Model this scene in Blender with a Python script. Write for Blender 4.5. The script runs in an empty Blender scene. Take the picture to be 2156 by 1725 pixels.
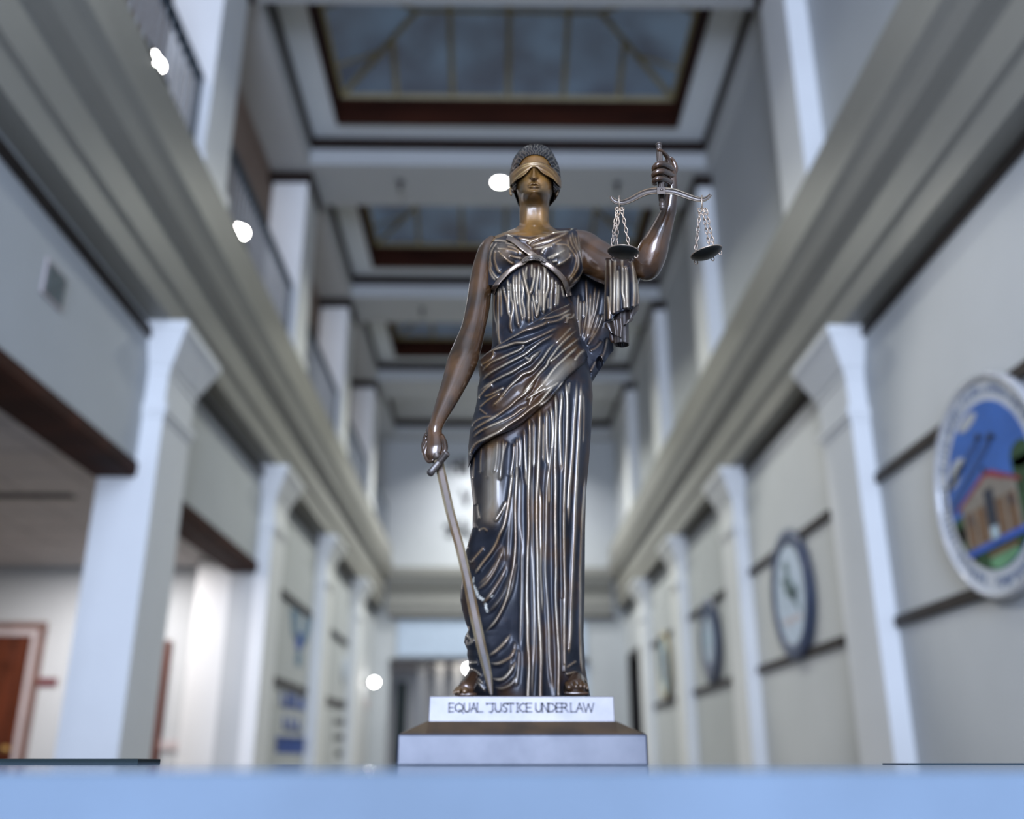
import bpy, bmesh, math, random
import numpy as np
from mathutils import Vector
random.seed(7); RNG = np.random.default_rng(11)
S = bpy.context.scene
COL = S.collection
# ------------------------------------------------------------------ camera
EYE = 1.10                                    # eye height over the hall floor
W_, H_, FPX = 2156.0, 1725.0, 2015.0
PITCH = math.radians(20.2); YAW = math.radians(0.907)   # tilted up, turned slightly right of the hall's axis
cam_d = bpy.data.cameras.new('camera'); cam = bpy.data.objects.new('camera', cam_d); COL.objects.link(cam)
cam.location = (0, 0, EYE)
cam.rotation_euler = (math.pi/2 + PITCH, 0, -YAW)
cam_d.sensor_fit = 'HORIZONTAL'; cam_d.sensor_width = 36.0; cam_d.lens = 36.0*FPX/W_
cam_d.clip_start = 0.05; cam_d.clip_end = 200
cam_d.dof.use_dof = True; cam_d.dof.focus_distance = 1.405; cam_d.dof.aperture_fstop = 1.75
S.camera = cam
# ------------------------------------------------------------------ view, world, big lights
S.view_settings.view_transform = 'Standard'; S.view_settings.look = 'None'
S.view_settings.gamma = 1.0; S.view_settings.use_curve_mapping = False
S.view_settings.exposure = 0.0
S.cycles.use_denoising = True
S.cycles.max_bounces = 8; S.cycles.diffuse_bounces = 4; S.cycles.glossy_bounces = 4
S.cycles.sample_clamp_indirect = 6.0; S.cycles.caustics_reflective = False; S.cycles.caustics_refractive = False
world = bpy.data.worlds.new('world'); S.world = world; world.use_nodes = True
world.node_tree.nodes['Background'].inputs[0].default_value = (0.50, 0.66, 1.0, 1)
world.node_tree.nodes['Background'].inputs[1].default_value = 0.6
def area(name, loc, rot, sx, sy, power, color, spread=None):
    d = bpy.data.lights.new(name, 'AREA'); d.shape = 'RECTANGLE'; d.size = sx; d.size_y = sy
    d.energy = power; d.color = color
    if spread: d.spread = math.radians(spread)
    o = bpy.data.objects.new(name, d); COL.objects.link(o); o.location = loc; o.rotation_euler = rot
    return o
R90 = math.pi/2
# daylight coming in through the entrance glazing behind the camera, the hall's own lighting, and an added wash on the end wall
area('entrance_daylight', (-0.45, -6.85, 3.2), (R90, 0, 0), 3.7, 5.5, 1950, (0.645, 0.755, 1.0))
area('office_light', (-4.6, 8.2, 3.08), (0, 0, 0), 2.2, 2.2, 76, (1.0, 0.93, 0.90))
area('office_light_inner', (-3.9, 9.5, 3.08), (0, 0, 0), 0.8, 0.6, 66, (1.0, 0.95, 0.95))
area('far_corridor_light', (0.1, 22.9, 3.22), (0, 0, 0), 3.0, 3.0, 110, (1.0, 0.90, 0.80))
for y, e in ((6.75, 30), (10.13, 85), (13.7, 115), (17.2, 130), (18.9, 190)):  # last entry is an extra unseen lamp, added to brighten the end wall
    area('downlight_beam', (0.05, y, 7.79 if y < 18 else 8.15), (0, 0, 0), .14, .14, e, (0.98, 1.0, 0.90) if y < 18 else (.97, .98, 1), 130)
area('gallery_light', (-3.7, 9.0, 7.95), (0, 0, 0), 1.0, 14.0, 90, (1.0, 0.95, 0.97))
# ------------------------------------------------------------------ camera maths for measuring
CP, SP = math.cos(PITCH), math.sin(PITCH); CY, SY = math.cos(YAW), math.sin(YAW)
def ray(px, py):
    a = (np.asarray(px, float) - W_/2)/FPX; b = (H_/2 - np.asarray(py, float))/FPX
    f = CP - b*SP; u = SP + b*CP
    return a*CY + f*SY, -a*SY + f*CY, u
def at(px, py, Y):
    """the point at depth Y along the hall's axis that is measured at (px, py)"""
    x, y, z = ray(px, py); t = np.asarray(Y, float)/y
    return np.stack(np.broadcast_arrays(x*t, np.asarray(Y, float)+0*x, z*t + EYE), -1)
def atv(px, py, Y): return Vector(at(px, py, Y).tolist())
def wallpt(px, py, X):
    x, y, z = ray(px, py); t = X/x
    return float(y*t), float(z*t + EYE)
def mpp(px, py, Y):
    """metres per pixel at that spot"""
    x, y, z = ray(px, py); return np.asarray(Y, float)/y/FPX
# ------------------------------------------------------------------ object helpers
def tag(o, label=None, cat=None, group=None, kind=None):
    if label: o['label'] = label
    if cat: o['category'] = cat
    if group: o['group'] = group
    if kind: o['kind'] = kind
    return o
def link(name, me, mat, parent=None, smooth=False):
    o = bpy.data.objects.new(name, me); COL.objects.link(o)
    if mat is not None:
        for m in (mat if isinstance(mat, (list, tuple)) else [mat]): me.materials.append(m)
    if parent is not None: o.parent = parent; o.matrix_parent_inverse = parent.matrix_world.inverted()
    if smooth:
        me.polygons.foreach_set('use_smooth', [True]*len(me.polygons))
    return o
def empty(name, loc):
    o = bpy.data.objects.new(name, None); COL.objects.link(o); o.location = loc; o.empty_display_size = .05
    bpy.context.view_layer.update()
    return o
class MB:
    """collects boxes, prisms, tubes, lathes into one mesh"""
    def __init__(s): s.v = []; s.f = []; s.m = []
    def add(s, vs, fs, mi=0):
        n = len(s.v); s.v += [tuple(map(float, v)) for v in vs]; s.f += [tuple(i+n for i in f) for f in fs]; s.m += [mi]*len(fs); return s
    def box(s, x0, x1, y0, y1, z0, z1, mi=0):
        vs = [(x, y, z) for z in (z0, z1) for y in (y0, y1) for x in (x0, x1)]
        return s.add(vs, [(0,2,3,1),(4,5,7,6),(0,1,5,4),(2,6,7,3),(0,4,6,2),(1,3,7,5)], mi)
    def prism(s, poly, axis, a, b, mi=0):
        """poly in the two other axes, extruded along axis from a to b"""
        n = len(poly)
        def p(q, t):
            return {'x': (t, q[0], q[1]), 'y': (q[0], t, q[1]), 'z': (q[0], q[1], t)}[axis]
        vs = [p(q, a) for q in poly] + [p(q, b) for q in poly]
        fs = [tuple(range(n)), tuple(range(2*n-1, n-1, -1))] + [(i, i+n, (i+1) % n + n, (i+1) % n) for i in range(n)]
        return s.add(vs, fs, mi)
    def tube(s, pts, r, n=10, mi=0, caps=True, closed=False):
        pts = [Vector(p) for p in pts]; N = len(pts)
        rs = r if isinstance(r, (list, tuple)) else [r]*N
        up = Vector((0.13, 0.2, 0.97)); rings = []; prev = None
        for i, p in enumerate(pts):
            if closed: t = pts[(i+1) % N]-pts[i-1]
            else: t = pts[min(i+1, N-1)]-pts[max(i-1, 0)]
            t.normalize()
            a = (prev - t*prev.dot(t)) if prev is not None else t.cross(up)
            if a.length < 1e-6: a = t.orthogonal()
            a.normalize(); prev = a; b = t.cross(a)
            rings.append([p + (a*math.cos(2*math.pi*k/n) + b*math.sin(2*math.pi*k/n))*rs[i] for k in range(n)])
        vs = [v for g in rings for v in g]; fs = []
        M = N if closed else N-1
        for i in range(M):
            j = (i+1) % N
            for k in range(n): fs.append((i*n+k, i*n+(k+1) % n, j*n+(k+1) % n, j*n+k))
        if caps and not closed: fs += [tuple(range(n-1, -1, -1)), tuple((N-1)*n+k for k in range(n))]
        return s.add(vs, fs, mi)
    def lathe(s, prof, org, ax=Vector((0,0,1)), n=24, mi=0):
        """prof: (radius, height) pairs along ax from org"""
        ax = Vector(ax).normalized(); a = ax.orthogonal().normalized(); b = ax.cross(a); org = Vector(org)
        vs = []; fs = []
        for r, h in prof:
            for k in range(n):
                q = 2*math.pi*k/n; vs.append(org + ax*h + (a*math.cos(q)+b*math.sin(q))*max(r, 1e-5))
        for i in range(len(prof)-1):
            for k in range(n): fs.append((i*n+k, i*n+(k+1) % n, (i+1)*n+(k+1) % n, (i+1)*n+k))
        fs += [tuple(range(n-1, -1, -1)), tuple((len(prof)-1)*n+k for k in range(n))]
        return s.add(vs, fs, mi)
    def sphere(s, c, r, n=12, mi=0):
        rr = r if isinstance(r, (list, tuple)) else (r, r, r); vs = []; fs = []
        m = n//2+1
        for i in range(m):
            t = math.pi*i/(m-1)
            for k in range(n):
                q = 2*math.pi*k/n
                vs.append((c[0]+rr[0]*math.sin(t)*math.cos(q), c[1]+rr[1]*math.sin(t)*math.sin(q), c[2]+rr[2]*math.cos(t)))
        for i in range(m-1):
            for k in range(n): fs.append((i*n+k, (i+1)*n+k, (i+1)*n+(k+1) % n, i*n+(k+1) % n))
        return s.add(vs, fs, mi)
    def build(s, name, mat, parent=None, smooth=False, bevel=0):
        me = bpy.data.meshes.new(name); me.from_pydata(s.v, [], s.f)
        if any(s.m): 
            me.polygons.foreach_set('material_index', s.m)
        bm = bmesh.new(); bm.from_mesh(me)
        bmesh.ops.remove_doubles(bm, verts=bm.verts, dist=1e-6)
        bmesh.ops.recalc_face_normals(bm, faces=bm.faces); bm.to_mesh(me); bm.free(); me.update()
        o = link(name, me, mat, parent, smooth)
        if bevel:
            md = o.modifiers.new('bevel', 'BEVEL'); md.width = bevel; md.segments = 2; md.limit_method = 'ANGLE'
        return o
def structure(o): o['kind'] = 'structure'; return o
# ------------------------------------------------------------------ materials
def mat(name, color, rough=.6, metal=0.0, spec=.5, noise=0.0, nscale=8.0, bump=0.0, bscale=60.0, coat=0.0, emit=None, estr=0.0, stretch=None):
    m = bpy.data.materials.new(name); m.use_nodes = True; nt = m.node_tree; b = nt.nodes['Principled BSDF']
    b.inputs['Base Color'].default_value = (*color, 1); b.inputs['Roughness'].default_value = rough
    b.inputs['Metallic'].default_value = metal; b.inputs['Specular IOR Level'].default_value = spec
    b.inputs['Coat Weight'].default_value = coat; b.inputs['Coat Roughness'].default_value = .15
    if emit: b.inputs['Emission Color'].default_value = (*emit, 1); b.inputs['Emission Strength'].default_value = estr
    tc = nt.nodes.new('ShaderNodeTexCoord')
    if noise:
        src = tc.outputs['Object']
        if stretch:
            mp = nt.nodes.new('ShaderNodeMapping'); mp.inputs['Scale'].default_value = stretch
            nt.links.new(src, mp.inputs[0]); src = mp.outputs[0]
        n = nt.nodes.new('ShaderNodeTexNoise'); n.inputs['Scale'].default_value = nscale; n.inputs['Detail'].default_value = 5
        nt.links.new(src, n.inputs['Vector'])
        r = nt.nodes.new('ShaderNodeValToRGB'); r.color_ramp.elements[0].position = .3; r.color_ramp.elements[1].position = .72
        r.color_ramp.elements[0].color = (*[max(0, c*(1-noise)) for c in color], 1)
        r.color_ramp.elements[1].color = (*[min(1, c*(1+noise)) for c in color], 1)
        nt.links.new(n.outputs['Fac'], r.inputs[0]); nt.links.new(r.outputs[0], b.inputs['Base Color'])
    if bump:
        n2 = nt.nodes.new('ShaderNodeTexNoise'); n2.inputs['Scale'].default_value = bscale; n2.inputs['Detail'].default_value = 3
        nt.links.new(tc.outputs['Object'], n2.inputs['Vector'])
        bp = nt.nodes.new('ShaderNodeBump'); bp.inputs['Strength'].default_value = bump; bp.inputs['Distance'].default_value = .002
        nt.links.new(n2.outputs['Fac'], bp.inputs['Height']); nt.links.new(bp.outputs[0], b.inputs['Normal'])
    return m
M = dict(
    wall=mat('painted_wall', (.43, .45, .46), .7, noise=.03, nscale=2, bump=.1),
    trim=mat('white_painted_trim', (.68, .69, .69), .5, noise=.02, nscale=3),
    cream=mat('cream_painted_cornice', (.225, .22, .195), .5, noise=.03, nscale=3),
    ceil=mat('ceiling_paint', (.41, .42, .42), .8, noise=.02, nscale=2),
    ceil2=mat('coffer_paint', (.68, .72, .74), .8, noise=.02, nscale=2),
    dark=mat('dark_stained_wood', (.014, .007, .005), .5, spec=.25, noise=.4, nscale=6, stretch=(1, .1, 1)),
    strip=mat('dark_brown_rail', (.022, .016, .013), .5, spec=.3, noise=.3, nscale=9),
    brown=mat('red_brown_wood', (.034, .009, .004), .7, spec=.15, noise=.45, nscale=5, stretch=(.2, 1, 1)),
    door=mat('mahogany_door', (.080, .018, .006), .45, spec=.3, noise=.5, nscale=6, stretch=(3, 3, .25)),
    jamb=mat('grey_mauve_door_frame', (.42, .37, .37), .5, noise=.05),
    casing=mat('brown_door_casing', (.14, .075, .06), .5, noise=.2),
    brass=mat('brass', (.55, .36, .12), .3, metal=1, noise=.1),
    rail=mat('blue_black_metal', (.018, .035, .055), .4, metal=.3, noise=.2),
    bal=mat('grey_metal_baluster', (.30, .33, .36), .45, metal=.4, noise=.15),
    rib=mat('bronze_skylight_rib', (.36, .30, .15), .5, noise=.15),
    tile=mat('grey_ceiling_tile', (.52, .50, .49), .85, noise=.06, nscale=12),
    slot=mat('dark_diffuser', (.03, .032, .033), .6, noise=.2),
    floor=mat('polished_floor', (.17, .155, .14), .25, noise=.2, nscale=3),
    gal=mat('gallery_wall', (.34, .30, .28), .8, noise=.05),
    white=mat('white_plastic', (.80, .82, .82), .4, noise=.03),
    lamp=mat('lit_lens', (1, 1, 1), .5, emit=(1, .98, .95), estr=60, noise=.01),
    lampd=mat('lit_downlight_lens', (1, 1, 1), .5, emit=(1, 1, .97), estr=40, noise=.01),
    black=mat('black_housing', (.012, .012, .013), .4, noise=.2),
    navy=mat('navy_enamel', (.020, .035, .085), .35, noise=.2, nscale=14),
    blue=mat('blue_vinyl_letter', (.030, .085, .34), .5, noise=.1),
    pale=mat('pale_blue_vinyl', (.34, .45, .52), .5, noise=.1),
    ink=mat('black_vinyl_letter', (.03, .03, .032), .5, noise=.1),
    seal=mat('seal_white_enamel', (.44, .47, .51), .3, noise=.05, nscale=10),
    sky=mat('seal_sky_blue', (.030, .105, .36), .35, noise=.12, nscale=5),
    cloud=mat('seal_cloud', (.34, .36, .38), .5, noise=.1),
    streak=mat('seal_dark_blue', (.014, .05, .17), .4, noise=.1),
    roof=mat('seal_red_roof', (.20, .02, .035), .5, noise=.2),
    stone=mat('seal_stone', (.19, .17, .145), .6, noise=.2, nscale=20),
    brick=mat('seal_brick', (.13, .072, .036), .6, noise=.25, nscale=20),
    glassd=mat('seal_dark_window', (.012, .018, .035), .4, noise=.2),
    grass=mat('seal_dark_green', (.006, .042, .008), .6, noise=.3, nscale=12),
    lawn=mat('seal_light_green', (.10, .25, .13), .6, noise=.2, nscale=12),
    road=mat('seal_royal_blue', (.022, .08, .38), .4, noise=.1),
    sealink=mat('seal_lettering_blue', (.10, .14, .23), .5, noise=.15),
    teal=mat('grey_green_emblem', (.085, .13, .14), .5, noise=.3, nscale=10),
    gold=mat('dull_gold_rim', (.30, .25, .14), .45, metal=.3, noise=.2),
    emb=mat('grey_blue_vinyl', (.11, .19, .27), .5, noise=.1),
    rimgloss=mat('glossy_grey_rim', (.40, .41, .43), .12, noise=.05, coat=.6),
    light=mat('pale_panel', (.40, .48, .58), .4, noise=.08),
    counter=mat('pale_polished_stone', (.14, .17, .20), .10, noise=.10, nscale=9, spec=.6),
    cfront=mat('pale_stone_front', (.105, .145, .195), .6, noise=.14, nscale=7, spec=.25),
    glass_edge=mat('dark_green_glass_edge', (.004, .012, .014), .6, spec=.15, noise=.2),
)
def skyglass(name):
    m = bpy.data.materials.new(name); m.use_nodes = True; nt = m.node_tree; b = nt.nodes['Principled BSDF']
    b.inputs['Roughness'].default_value = .35
    tc = nt.nodes.new('ShaderNodeTexCoord'); n = nt.nodes.new('ShaderNodeTexNoise'); n.inputs['Scale'].default_value = 1.6; n.inputs['Detail'].default_value = 4
    r = nt.nodes.new('ShaderNodeValToRGB'); r.color_ramp.elements[0].color = (.030, .038, .055, 1); r.color_ramp.elements[1].color = (.058, .090, .135, 1)
    r.color_ramp.elements[0].position = .35; r.color_ramp.elements[1].position = .7
    nt.links.new(tc.outputs['Object'], n.inputs['Vector']); nt.links.new(n.outputs['Fac'], r.inputs[0])
    b.inputs['Base Color'].default_value = (.05, .06, .08, 1)
    nt.links.new(r.outputs[0], b.inputs['Emission Color']); b.inputs['Emission Strength'].default_value = .9
    return m
M['sky_pane'] = skyglass('frosted_skylight_glass')
# ================================================================== THE HALL
E = EYE
BAY = [6.5, 10.1, 13.5, 16.9]                 # near faces of the pilasters
BD = .62                                      # their depth along the hall
ZB = 3.02+E                                   # underside of the gallery cornice
ZG = 4.30+E                                   # gallery floor / top of cornice
ZC = 7.10+E                                   # flat ceiling ring
ZBM = 6.73+E                                  # underside of the cross beams
YE = 20.3                                     # end wall
XL, XR = -2.55, 2.70                          # lower wall planes
PL, PR = -2.40, 2.56                          # pilaster faces
ZO = 1.92+E                                   # head of the openings on the left
structure(MB().box(-8, 3.2, -9.2, 26, -.1, 0).build('floor', M['floor']))
# ---- right lower wall
m = MB().box(XR, XR+.25, -9, 18.6, 0, ZB+.1); m.box(XR, XR+.25, 19.9, YE+.2, 0, ZB+.1); m.box(XR, XR+.25, 18.6, 19.9, 1.95+E, ZB+.1)
structure(m.build('wall_right', M['wall']))
structure(MB().box(XR+.12, XR+.2, 18.6, 19.9, 0, 1.95+E).build('door_2', M['glassd']))
m = MB(); m.box(XR-.03, XR+.12, 18.5, 18.6, 0, 2.05+E); m.box(XR-.03, XR+.12, 19.9, 20.0, 0, 2.05+E); m.box(XR-.03, XR+.12, 18.6, 19.9, 1.95+E, 2.05+E)
structure(m.build('trim_10', M['strip']))
# ---- left lower wall: two open bays, then solid
m = MB()
m.box(XL-.25, XL, -9, BAY[1], ZO, ZB+.1)
m.box(XL-.25, XL, BAY[1], YE+.2, 0, ZB+.1)
m.box(XL-.25, XL, -9, 2.5, 0, ZO)
structure(m.build('wall_left', M['wall']))
# ---- pilasters with moulded caps and a neck ring
def pilaster(side, y):
    x0, xf = (XL-.0, PL) if side < 0 else (XR, PR)
    m = MB(); s = 1 if side < 0 else -1
    def ring(out, z0, z1, o2=None):
        o2 = out if o2 is None else o2
        a = [(x0, y-out), (xf+s*out, y-out), (xf+s*out, y+BD+out), (x0, y+BD+out)]
        b = [(x0, y-o2), (xf+s*o2, y-o2), (xf+s*o2, y+BD+o2), (x0, y+BD+o2)]
        vs = [(*p, z0) for p in a]+[(*p, z1) for p in b]
        m.add(vs, [(0,1,2,3),(7,6,5,4),(0,4,5,1),(1,5,6,2),(2,6,7,3),(3,7,4,0)])
    ring(0, 0, ZB-.02); ring(.02, 0, .25)
    ring(.025, ZB-.66, ZB-.60); ring(.012, ZB-.70, ZB-.66)
    ring(.012, ZB-.36, ZB-.30); ring(.025, ZB-.30, ZB-.06, .13); ring(.14, ZB-.06, ZB)
    return structure(m.build('pilaster', M['trim']))
for y in BAY: pilaster(-1, y); pilaster(1, y)
# jamb blocks of the left openings (behind the pilasters)
for y in BAY[:1]: structure(MB().box(XL-.25, XL, y, y+BD, 0, ZO).build('pillar', M['trim']))
structure(MB().box(XL-.6, XL-.25, BAY[1], BAY[1]+.3, 0, 2.03+E).build('pillar', M['trim']))
# ---- gallery cornices (profile in distance from the wall, height)
def cornice(name, xw, s, mt):
    pr = [(0, ZB), (.17, ZB), (.17, ZB+.20), (.20, ZB+.22), (.20, ZB+.46), (.185, ZB+.48), (.185, ZB+.54),
          (.27, ZB+.60), (.30, ZB+.72), (.345, ZB+.80), (.345, ZB+.92), (.30, ZB+.94), (.30, ZG), (-.9, ZG), (-.9, ZG-.2), (0, ZG-.25)]
    return structure(MB().prism([(xw+s*d, z) for d, z in pr], 'y', -9, YE).build(name, mt))
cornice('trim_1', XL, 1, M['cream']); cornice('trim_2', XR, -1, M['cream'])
# ---- right upper wall and its pilasters
structure(MB().box(2.60, 2.85, -9, YE+.2, ZG-.1, ZC+.6).build('wall_right_upper', M['wall']))
for y in BAY:
    m = MB(); m.box(2.42, 2.60, y-.1, y+BD-.1, ZG, ZBM); structure(m.build('pillar', M['trim']))
    m = MB(); m.box(2.38, 2.60, y-.14, y+BD-.06, ZBM-.14, ZBM); structure(m.build('trim_3', M['dark']))
# ---- left gallery: columns, caps, back wall, ceiling
structure(MB().box(-5.2, -5.0, -9, YE+.2, ZG-.3, ZC+.3).build('wall_gallery', M['gal']))
structure(MB().box(-5.0, -2.74, -9, YE, ZC-.1, ZC+.02).build('ceiling_gallery', M['gal']))
structure(MB().box(-5.0, XL-.2, -9, YE, ZG-.25, ZG-.02).build('floor_gallery', M['gal']))
for y in BAY:
    m = MB(); m.box(-2.74, -2.32, y-.1, y+BD-.1, ZG-.01, ZBM); m.box(-2.77, -2.29, y-.13, y+BD-.07, ZG-.01, ZG+.18)
    structure(m.build('pillar', M['trim']))
    m = MB(); m.box(-2.79, -2.27, y-.15, y+BD-.05, ZBM-.13, ZBM+.02); structure(m.build('trim_4', M['dark']))
# ---- ceiling: side beams, cross beams, coffers with skylights
CX0, CX1 = -2.27, 2.50
m = MB(); m.box(-2.76, CX0, -9, YE, ZBM, ZC+.5); m.box(CX1, 2.75, -9, YE, ZBM, ZC+.5)
structure(m.build('beam_sides', M['ceil']))
COF = [(7.2, 9.8), (10.7, 13.3), (14.2, 16.75), (17.65, 20.0)]
prev = -9
for ya, yb in COF:
    structure(MB().box(CX0, CX1, prev, ya, ZBM if prev > 0 else ZBM, ZC+.5).build('beam', M['ceil'])); prev = yb
structure(MB().box(CX0, CX1, prev, YE+.2, ZBM, ZC+.5).build('beam', M['ceil']))
SX0, SX1 = -1.92, 2.12
for k, (ya, yb) in enumerate(COF):
    # dark band round the coffer
    t = .035; m = MB(); z0, z1 = ZC-.155, ZC-.01
    m.box(CX0, CX1, yb-t, yb, z0, z1); m.box(CX0, CX1, ya, ya+t, z0, z1)
    m.box(CX0, CX0+t, ya+t, yb-t, z0, z1); m.box(CX1-t, CX1, ya+t, yb-t, z0, z1)
    structure(m.build('trim_%d' % (5+k), M['dark']))
    m = MB()
    if k == 3:
        m.box(CX0, CX1, ya, yb, ZC, ZC+.1); structure(m.build('ceiling', M['ceil'])); continue
    sa, sb = ya+.31, yb-.31
    m.box(CX0, CX1, ya, sa, ZC, ZC+.1); m.box(CX0, CX1, sb, yb, ZC, ZC+.1); m.box(CX0, SX0, sa, sb, ZC, ZC+.1); m.box(SX1, CX1, sa, sb, ZC, ZC+.1)
    structure(m.build('ceiling', M['ceil2']))
    # the skylight: brown well, hipped glass roof, bronze ribs
    w = empty('window_%d' % (k+1), (.1, (sa+sb)/2, ZC)); structure(w)
    f = MB(); t = .03; zt = ZC+.36
    f.box(SX0, SX1, sb-t, sb, ZC-.03, zt); f.box(SX0, SX1, sa, sa+t, ZC-.03, zt)
    f.box(SX0, SX0+t, sa+t, sb-t, ZC-.03, zt); f.box(SX1-t, SX1, sa+t, sb-t, ZC-.03, zt)
    for q in (0, .1, .2): f.box(SX0+t, SX1-t, sb-t-.012, sb-t, ZC+.03+q, ZC+.045+q)
    f.build('window_frame', M['brown'], w)
    yc = (sa+sb)/2; hd = (sb-sa)/2; zr = zt+.42
    c = [(SX0+t, sa+t, zt), (SX1-t, sa+t, zt), (SX1-t, sb-t, zt), (SX0+t, sb-t, zt)]
    r0, r1 = (SX0+hd, yc, zr), (SX1-hd, yc, zr)
    for fc in ((c[0], c[1], r1, r0), (c[2], c[3], r0, r1), (c[1], c[2], r1), (c[3], c[0], r0)):
        v = [Vector(p) for p in fc]; nrm = (v[1]-v[0]).cross(v[2]-v[0]).normalized(); 
        if nrm.z < 0: nrm = -nrm
        p = MB(); n = len(v)
        p.add([tuple(q) for q in v]+[tuple(q+nrm*.02) for q in v], [tuple(range(n)), tuple(range(2*n-1, n-1, -1))]+[(i, i+n, (i+1) % n+n, (i+1) % n) for i in range(n)])
        p.build('pane', M['sky_pane'], w)
    rb = MB()
    def bar(a, b, r=.032): rb.tube([a, b], r, 4)
    for q in range(4): bar(c[q], c[(q+1) % 4], .04)
    bar(r0, r1, .045)
    for q, r in ((0, r0), (3, r0), (1, r1), (2, r1)): bar(c[q], r, .042)
    for i in range(1, 6):
        x = SX0+t+(SX1-SX0-2*t)*i/6
        for ys, sg in ((sa+t, 1), (sb-t, -1)):
            fr = min(1, min(x-SX0, SX1-x)/hd)
            bar((x, ys, zt), (x, ys+sg*(hd-t)*fr, zt+(zr-zt)*fr), .03)
    for y in (yc-hd*.45, yc+hd*.45):
        fr = 1-abs(y-yc)/hd
        bar((SX0+t, y, zt), (SX0+t+hd*fr, y, zt+(zr-zt)*fr), .022); bar((SX1-t, y, zt), (SX1-t-hd*fr, y, zt+(zr-zt)*fr), .022)
    rb.build('glazing_ribs', M['rib'], w)
structure(MB().box(-5.2, 2.85, -9.2, YE+.3, ZC+.95, ZC+1.05).build('roof', M['ceil']))
structure(MB().box(-5.2, 2.85, -7.2, -7.0, ZC+.2, ZC+1).build('wall_back_upper', M['wall']))
m = MB(); m.box(-8, -2.3, -7.2, -7.0, 0, ZC+.2); m.box(1.4, 3, -7.2, -7, 0, ZC+.2); m.box(-2.3, 1.4, -7.2, -7, 6.0, ZC+.2); m.box(-2.3, 1.4, -7.2, -7, 0, .4)
structure(m.build('wall_back', M['wall']))
w = empty('window_4', (.1, -7.1, 2.35)); structure(w)
m = MB()
for x in (-2.3, -1.08, .14, 1.34): m.box(x, x+.06, -7.14, -7.04, .4, 6.0)
for z in (.4, 2.2, 4.1, 5.94): m.box(-2.3, 1.4, -7.14, -7.04, z, z+.06)
m.build('window_frame', M['black'], w)
# ---- end wall with its header, opening and the corridor beyond
m = MB(); m.box(-2.8, 2.85, YE, YE+.25, 1.97+E, ZC+.6); m.box(-2.8, -2.2, YE, YE+.25, 0, 1.97+E); m.box(1.9, 2.85, YE, YE+.25, 0, 1.97+E)
structure(m.build('wall_end', M['wall']))
pr = [(0, 2.86), (.10, 2.86), (.10, 3.02), (.13, 3.04), (.13, 3.34), (.11, 3.37), (.20, 3.46), (.24, 3.62), (.28, 3.68), (.28, 3.84), (0, 3.88)]
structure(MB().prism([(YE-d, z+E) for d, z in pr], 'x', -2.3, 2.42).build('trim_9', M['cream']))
structure(MB().box(-2.2, 2.5, YE-.05, YE, 2.78+E, 2.86+E).build('trim_11', M['strip']))
structure(MB().box(-2.2, 1.9, YE-.06, YE+.02, 1.90+E, 1.98+E).build('trim_12', M['strip']))
structure(MB().box(-2.05, 1.86, YE-.035, YE, 2.04+E, 2.76+E).build('wall_end_panel', M['light']))
structure(MB().box(1.2, 1.9, YE+.02, YE+.1, 0, 1.9+E).build('wall_end_side', M['light']))
structure(MB().box(-6, 6, 26, 26.2, 0, 4.2).build('wall_corridor', M['wall']))
structure(MB().box(-6, 6, YE+.25, 26, 2.15+E, 2.25+E).build('ceiling_corridor', M['tile']))
m = MB()
for x in (-1.75, -1.35, -.95, .9): m.box(x, x+.16, 22.2, 22.4, 0, 2.15+E)
structure(m.build('wall_corridor_fins', M['wall']))
structure(MB().box(-2.06, -1.86, YE+.3, YE+.5, 0, 1.55+E).build('wall_corridor_corner', M['glass_edge']))
# ---- office beyond the left openings
YO = 10.6
structure(MB().box(-8, XL-.25, YO, YO+.2, 0, 3.4).build('wall_office_far', M['wall']))
structure(MB().box(-8, -7.8, -9, YO, 0, 3.4).build('wall_office_side', M['wall']))
m = MB(); zc = 2.03+E; m.box(-8, XL-.25, -9, YO, zc, zc+.1)
structure(m.build('ceiling_office', M['tile']))
m = MB()
for x in np.arange(-7.4, -2.9, .6): m.box(x-.012, x+.012, -2, YO, zc-.006, zc+.01)
for y in np.arange(-1.4, YO, .6): m.box(-7.8, XL-.25, y-.012, y+.012, zc-.006, zc+.01)
structure(m.build('ceiling_grid', mat('grey_grid_bar', (.44, .42, .41), .7, noise=.05)))
# brown lining of the opening heads, thin dark edge on the hall side
for k, (ya, yb) in enumerate(((2.5, BAY[0]), (BAY[0]+BD, BAY[1]))):
    m = MB(); m.box(XL-.27, XL+.012, ya, yb, ZO-.05, ZO); m.box(XL-.005, XL+.02, ya, yb, ZO-.03, ZO+.055)
    structure(m.build('trim_%d' % (13+k), M['brown']))
# dark rails on the walls: one under the cornice in each bay, two lower ones in the solid bays
def rail(side, ya, yb, z, nm):
    x = XL if side < 0 else XR; s = 1 if side < 0 else -1
    a, b = sorted((x, x+s*.03)); structure(MB().box(a, b, ya, yb, z-.035, z+.035).build(nm, M['strip']))
bays = [(2.5, BAY[0])]+[(BAY[i]+BD, BAY[i+1]) for i in range(3)]+[(BAY[3]+BD, YE)]
for i, (ya, yb) in enumerate(bays):
    g = .05 if i == 0 else .30
    rail(-1, ya+g, yb-.04, 2.93+E, 'trim_15'); rail(1, ya+g, yb-.04, 2.97+E, 'trim_16')
    for z in (1.88, .88):
        if i < 4: rail(1, ya+g+.1, yb-.02, z+E, 'trim_17')
        if i in (2, 3): rail(-1, ya+g, yb-.2, z+E, 'trim_18')
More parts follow.
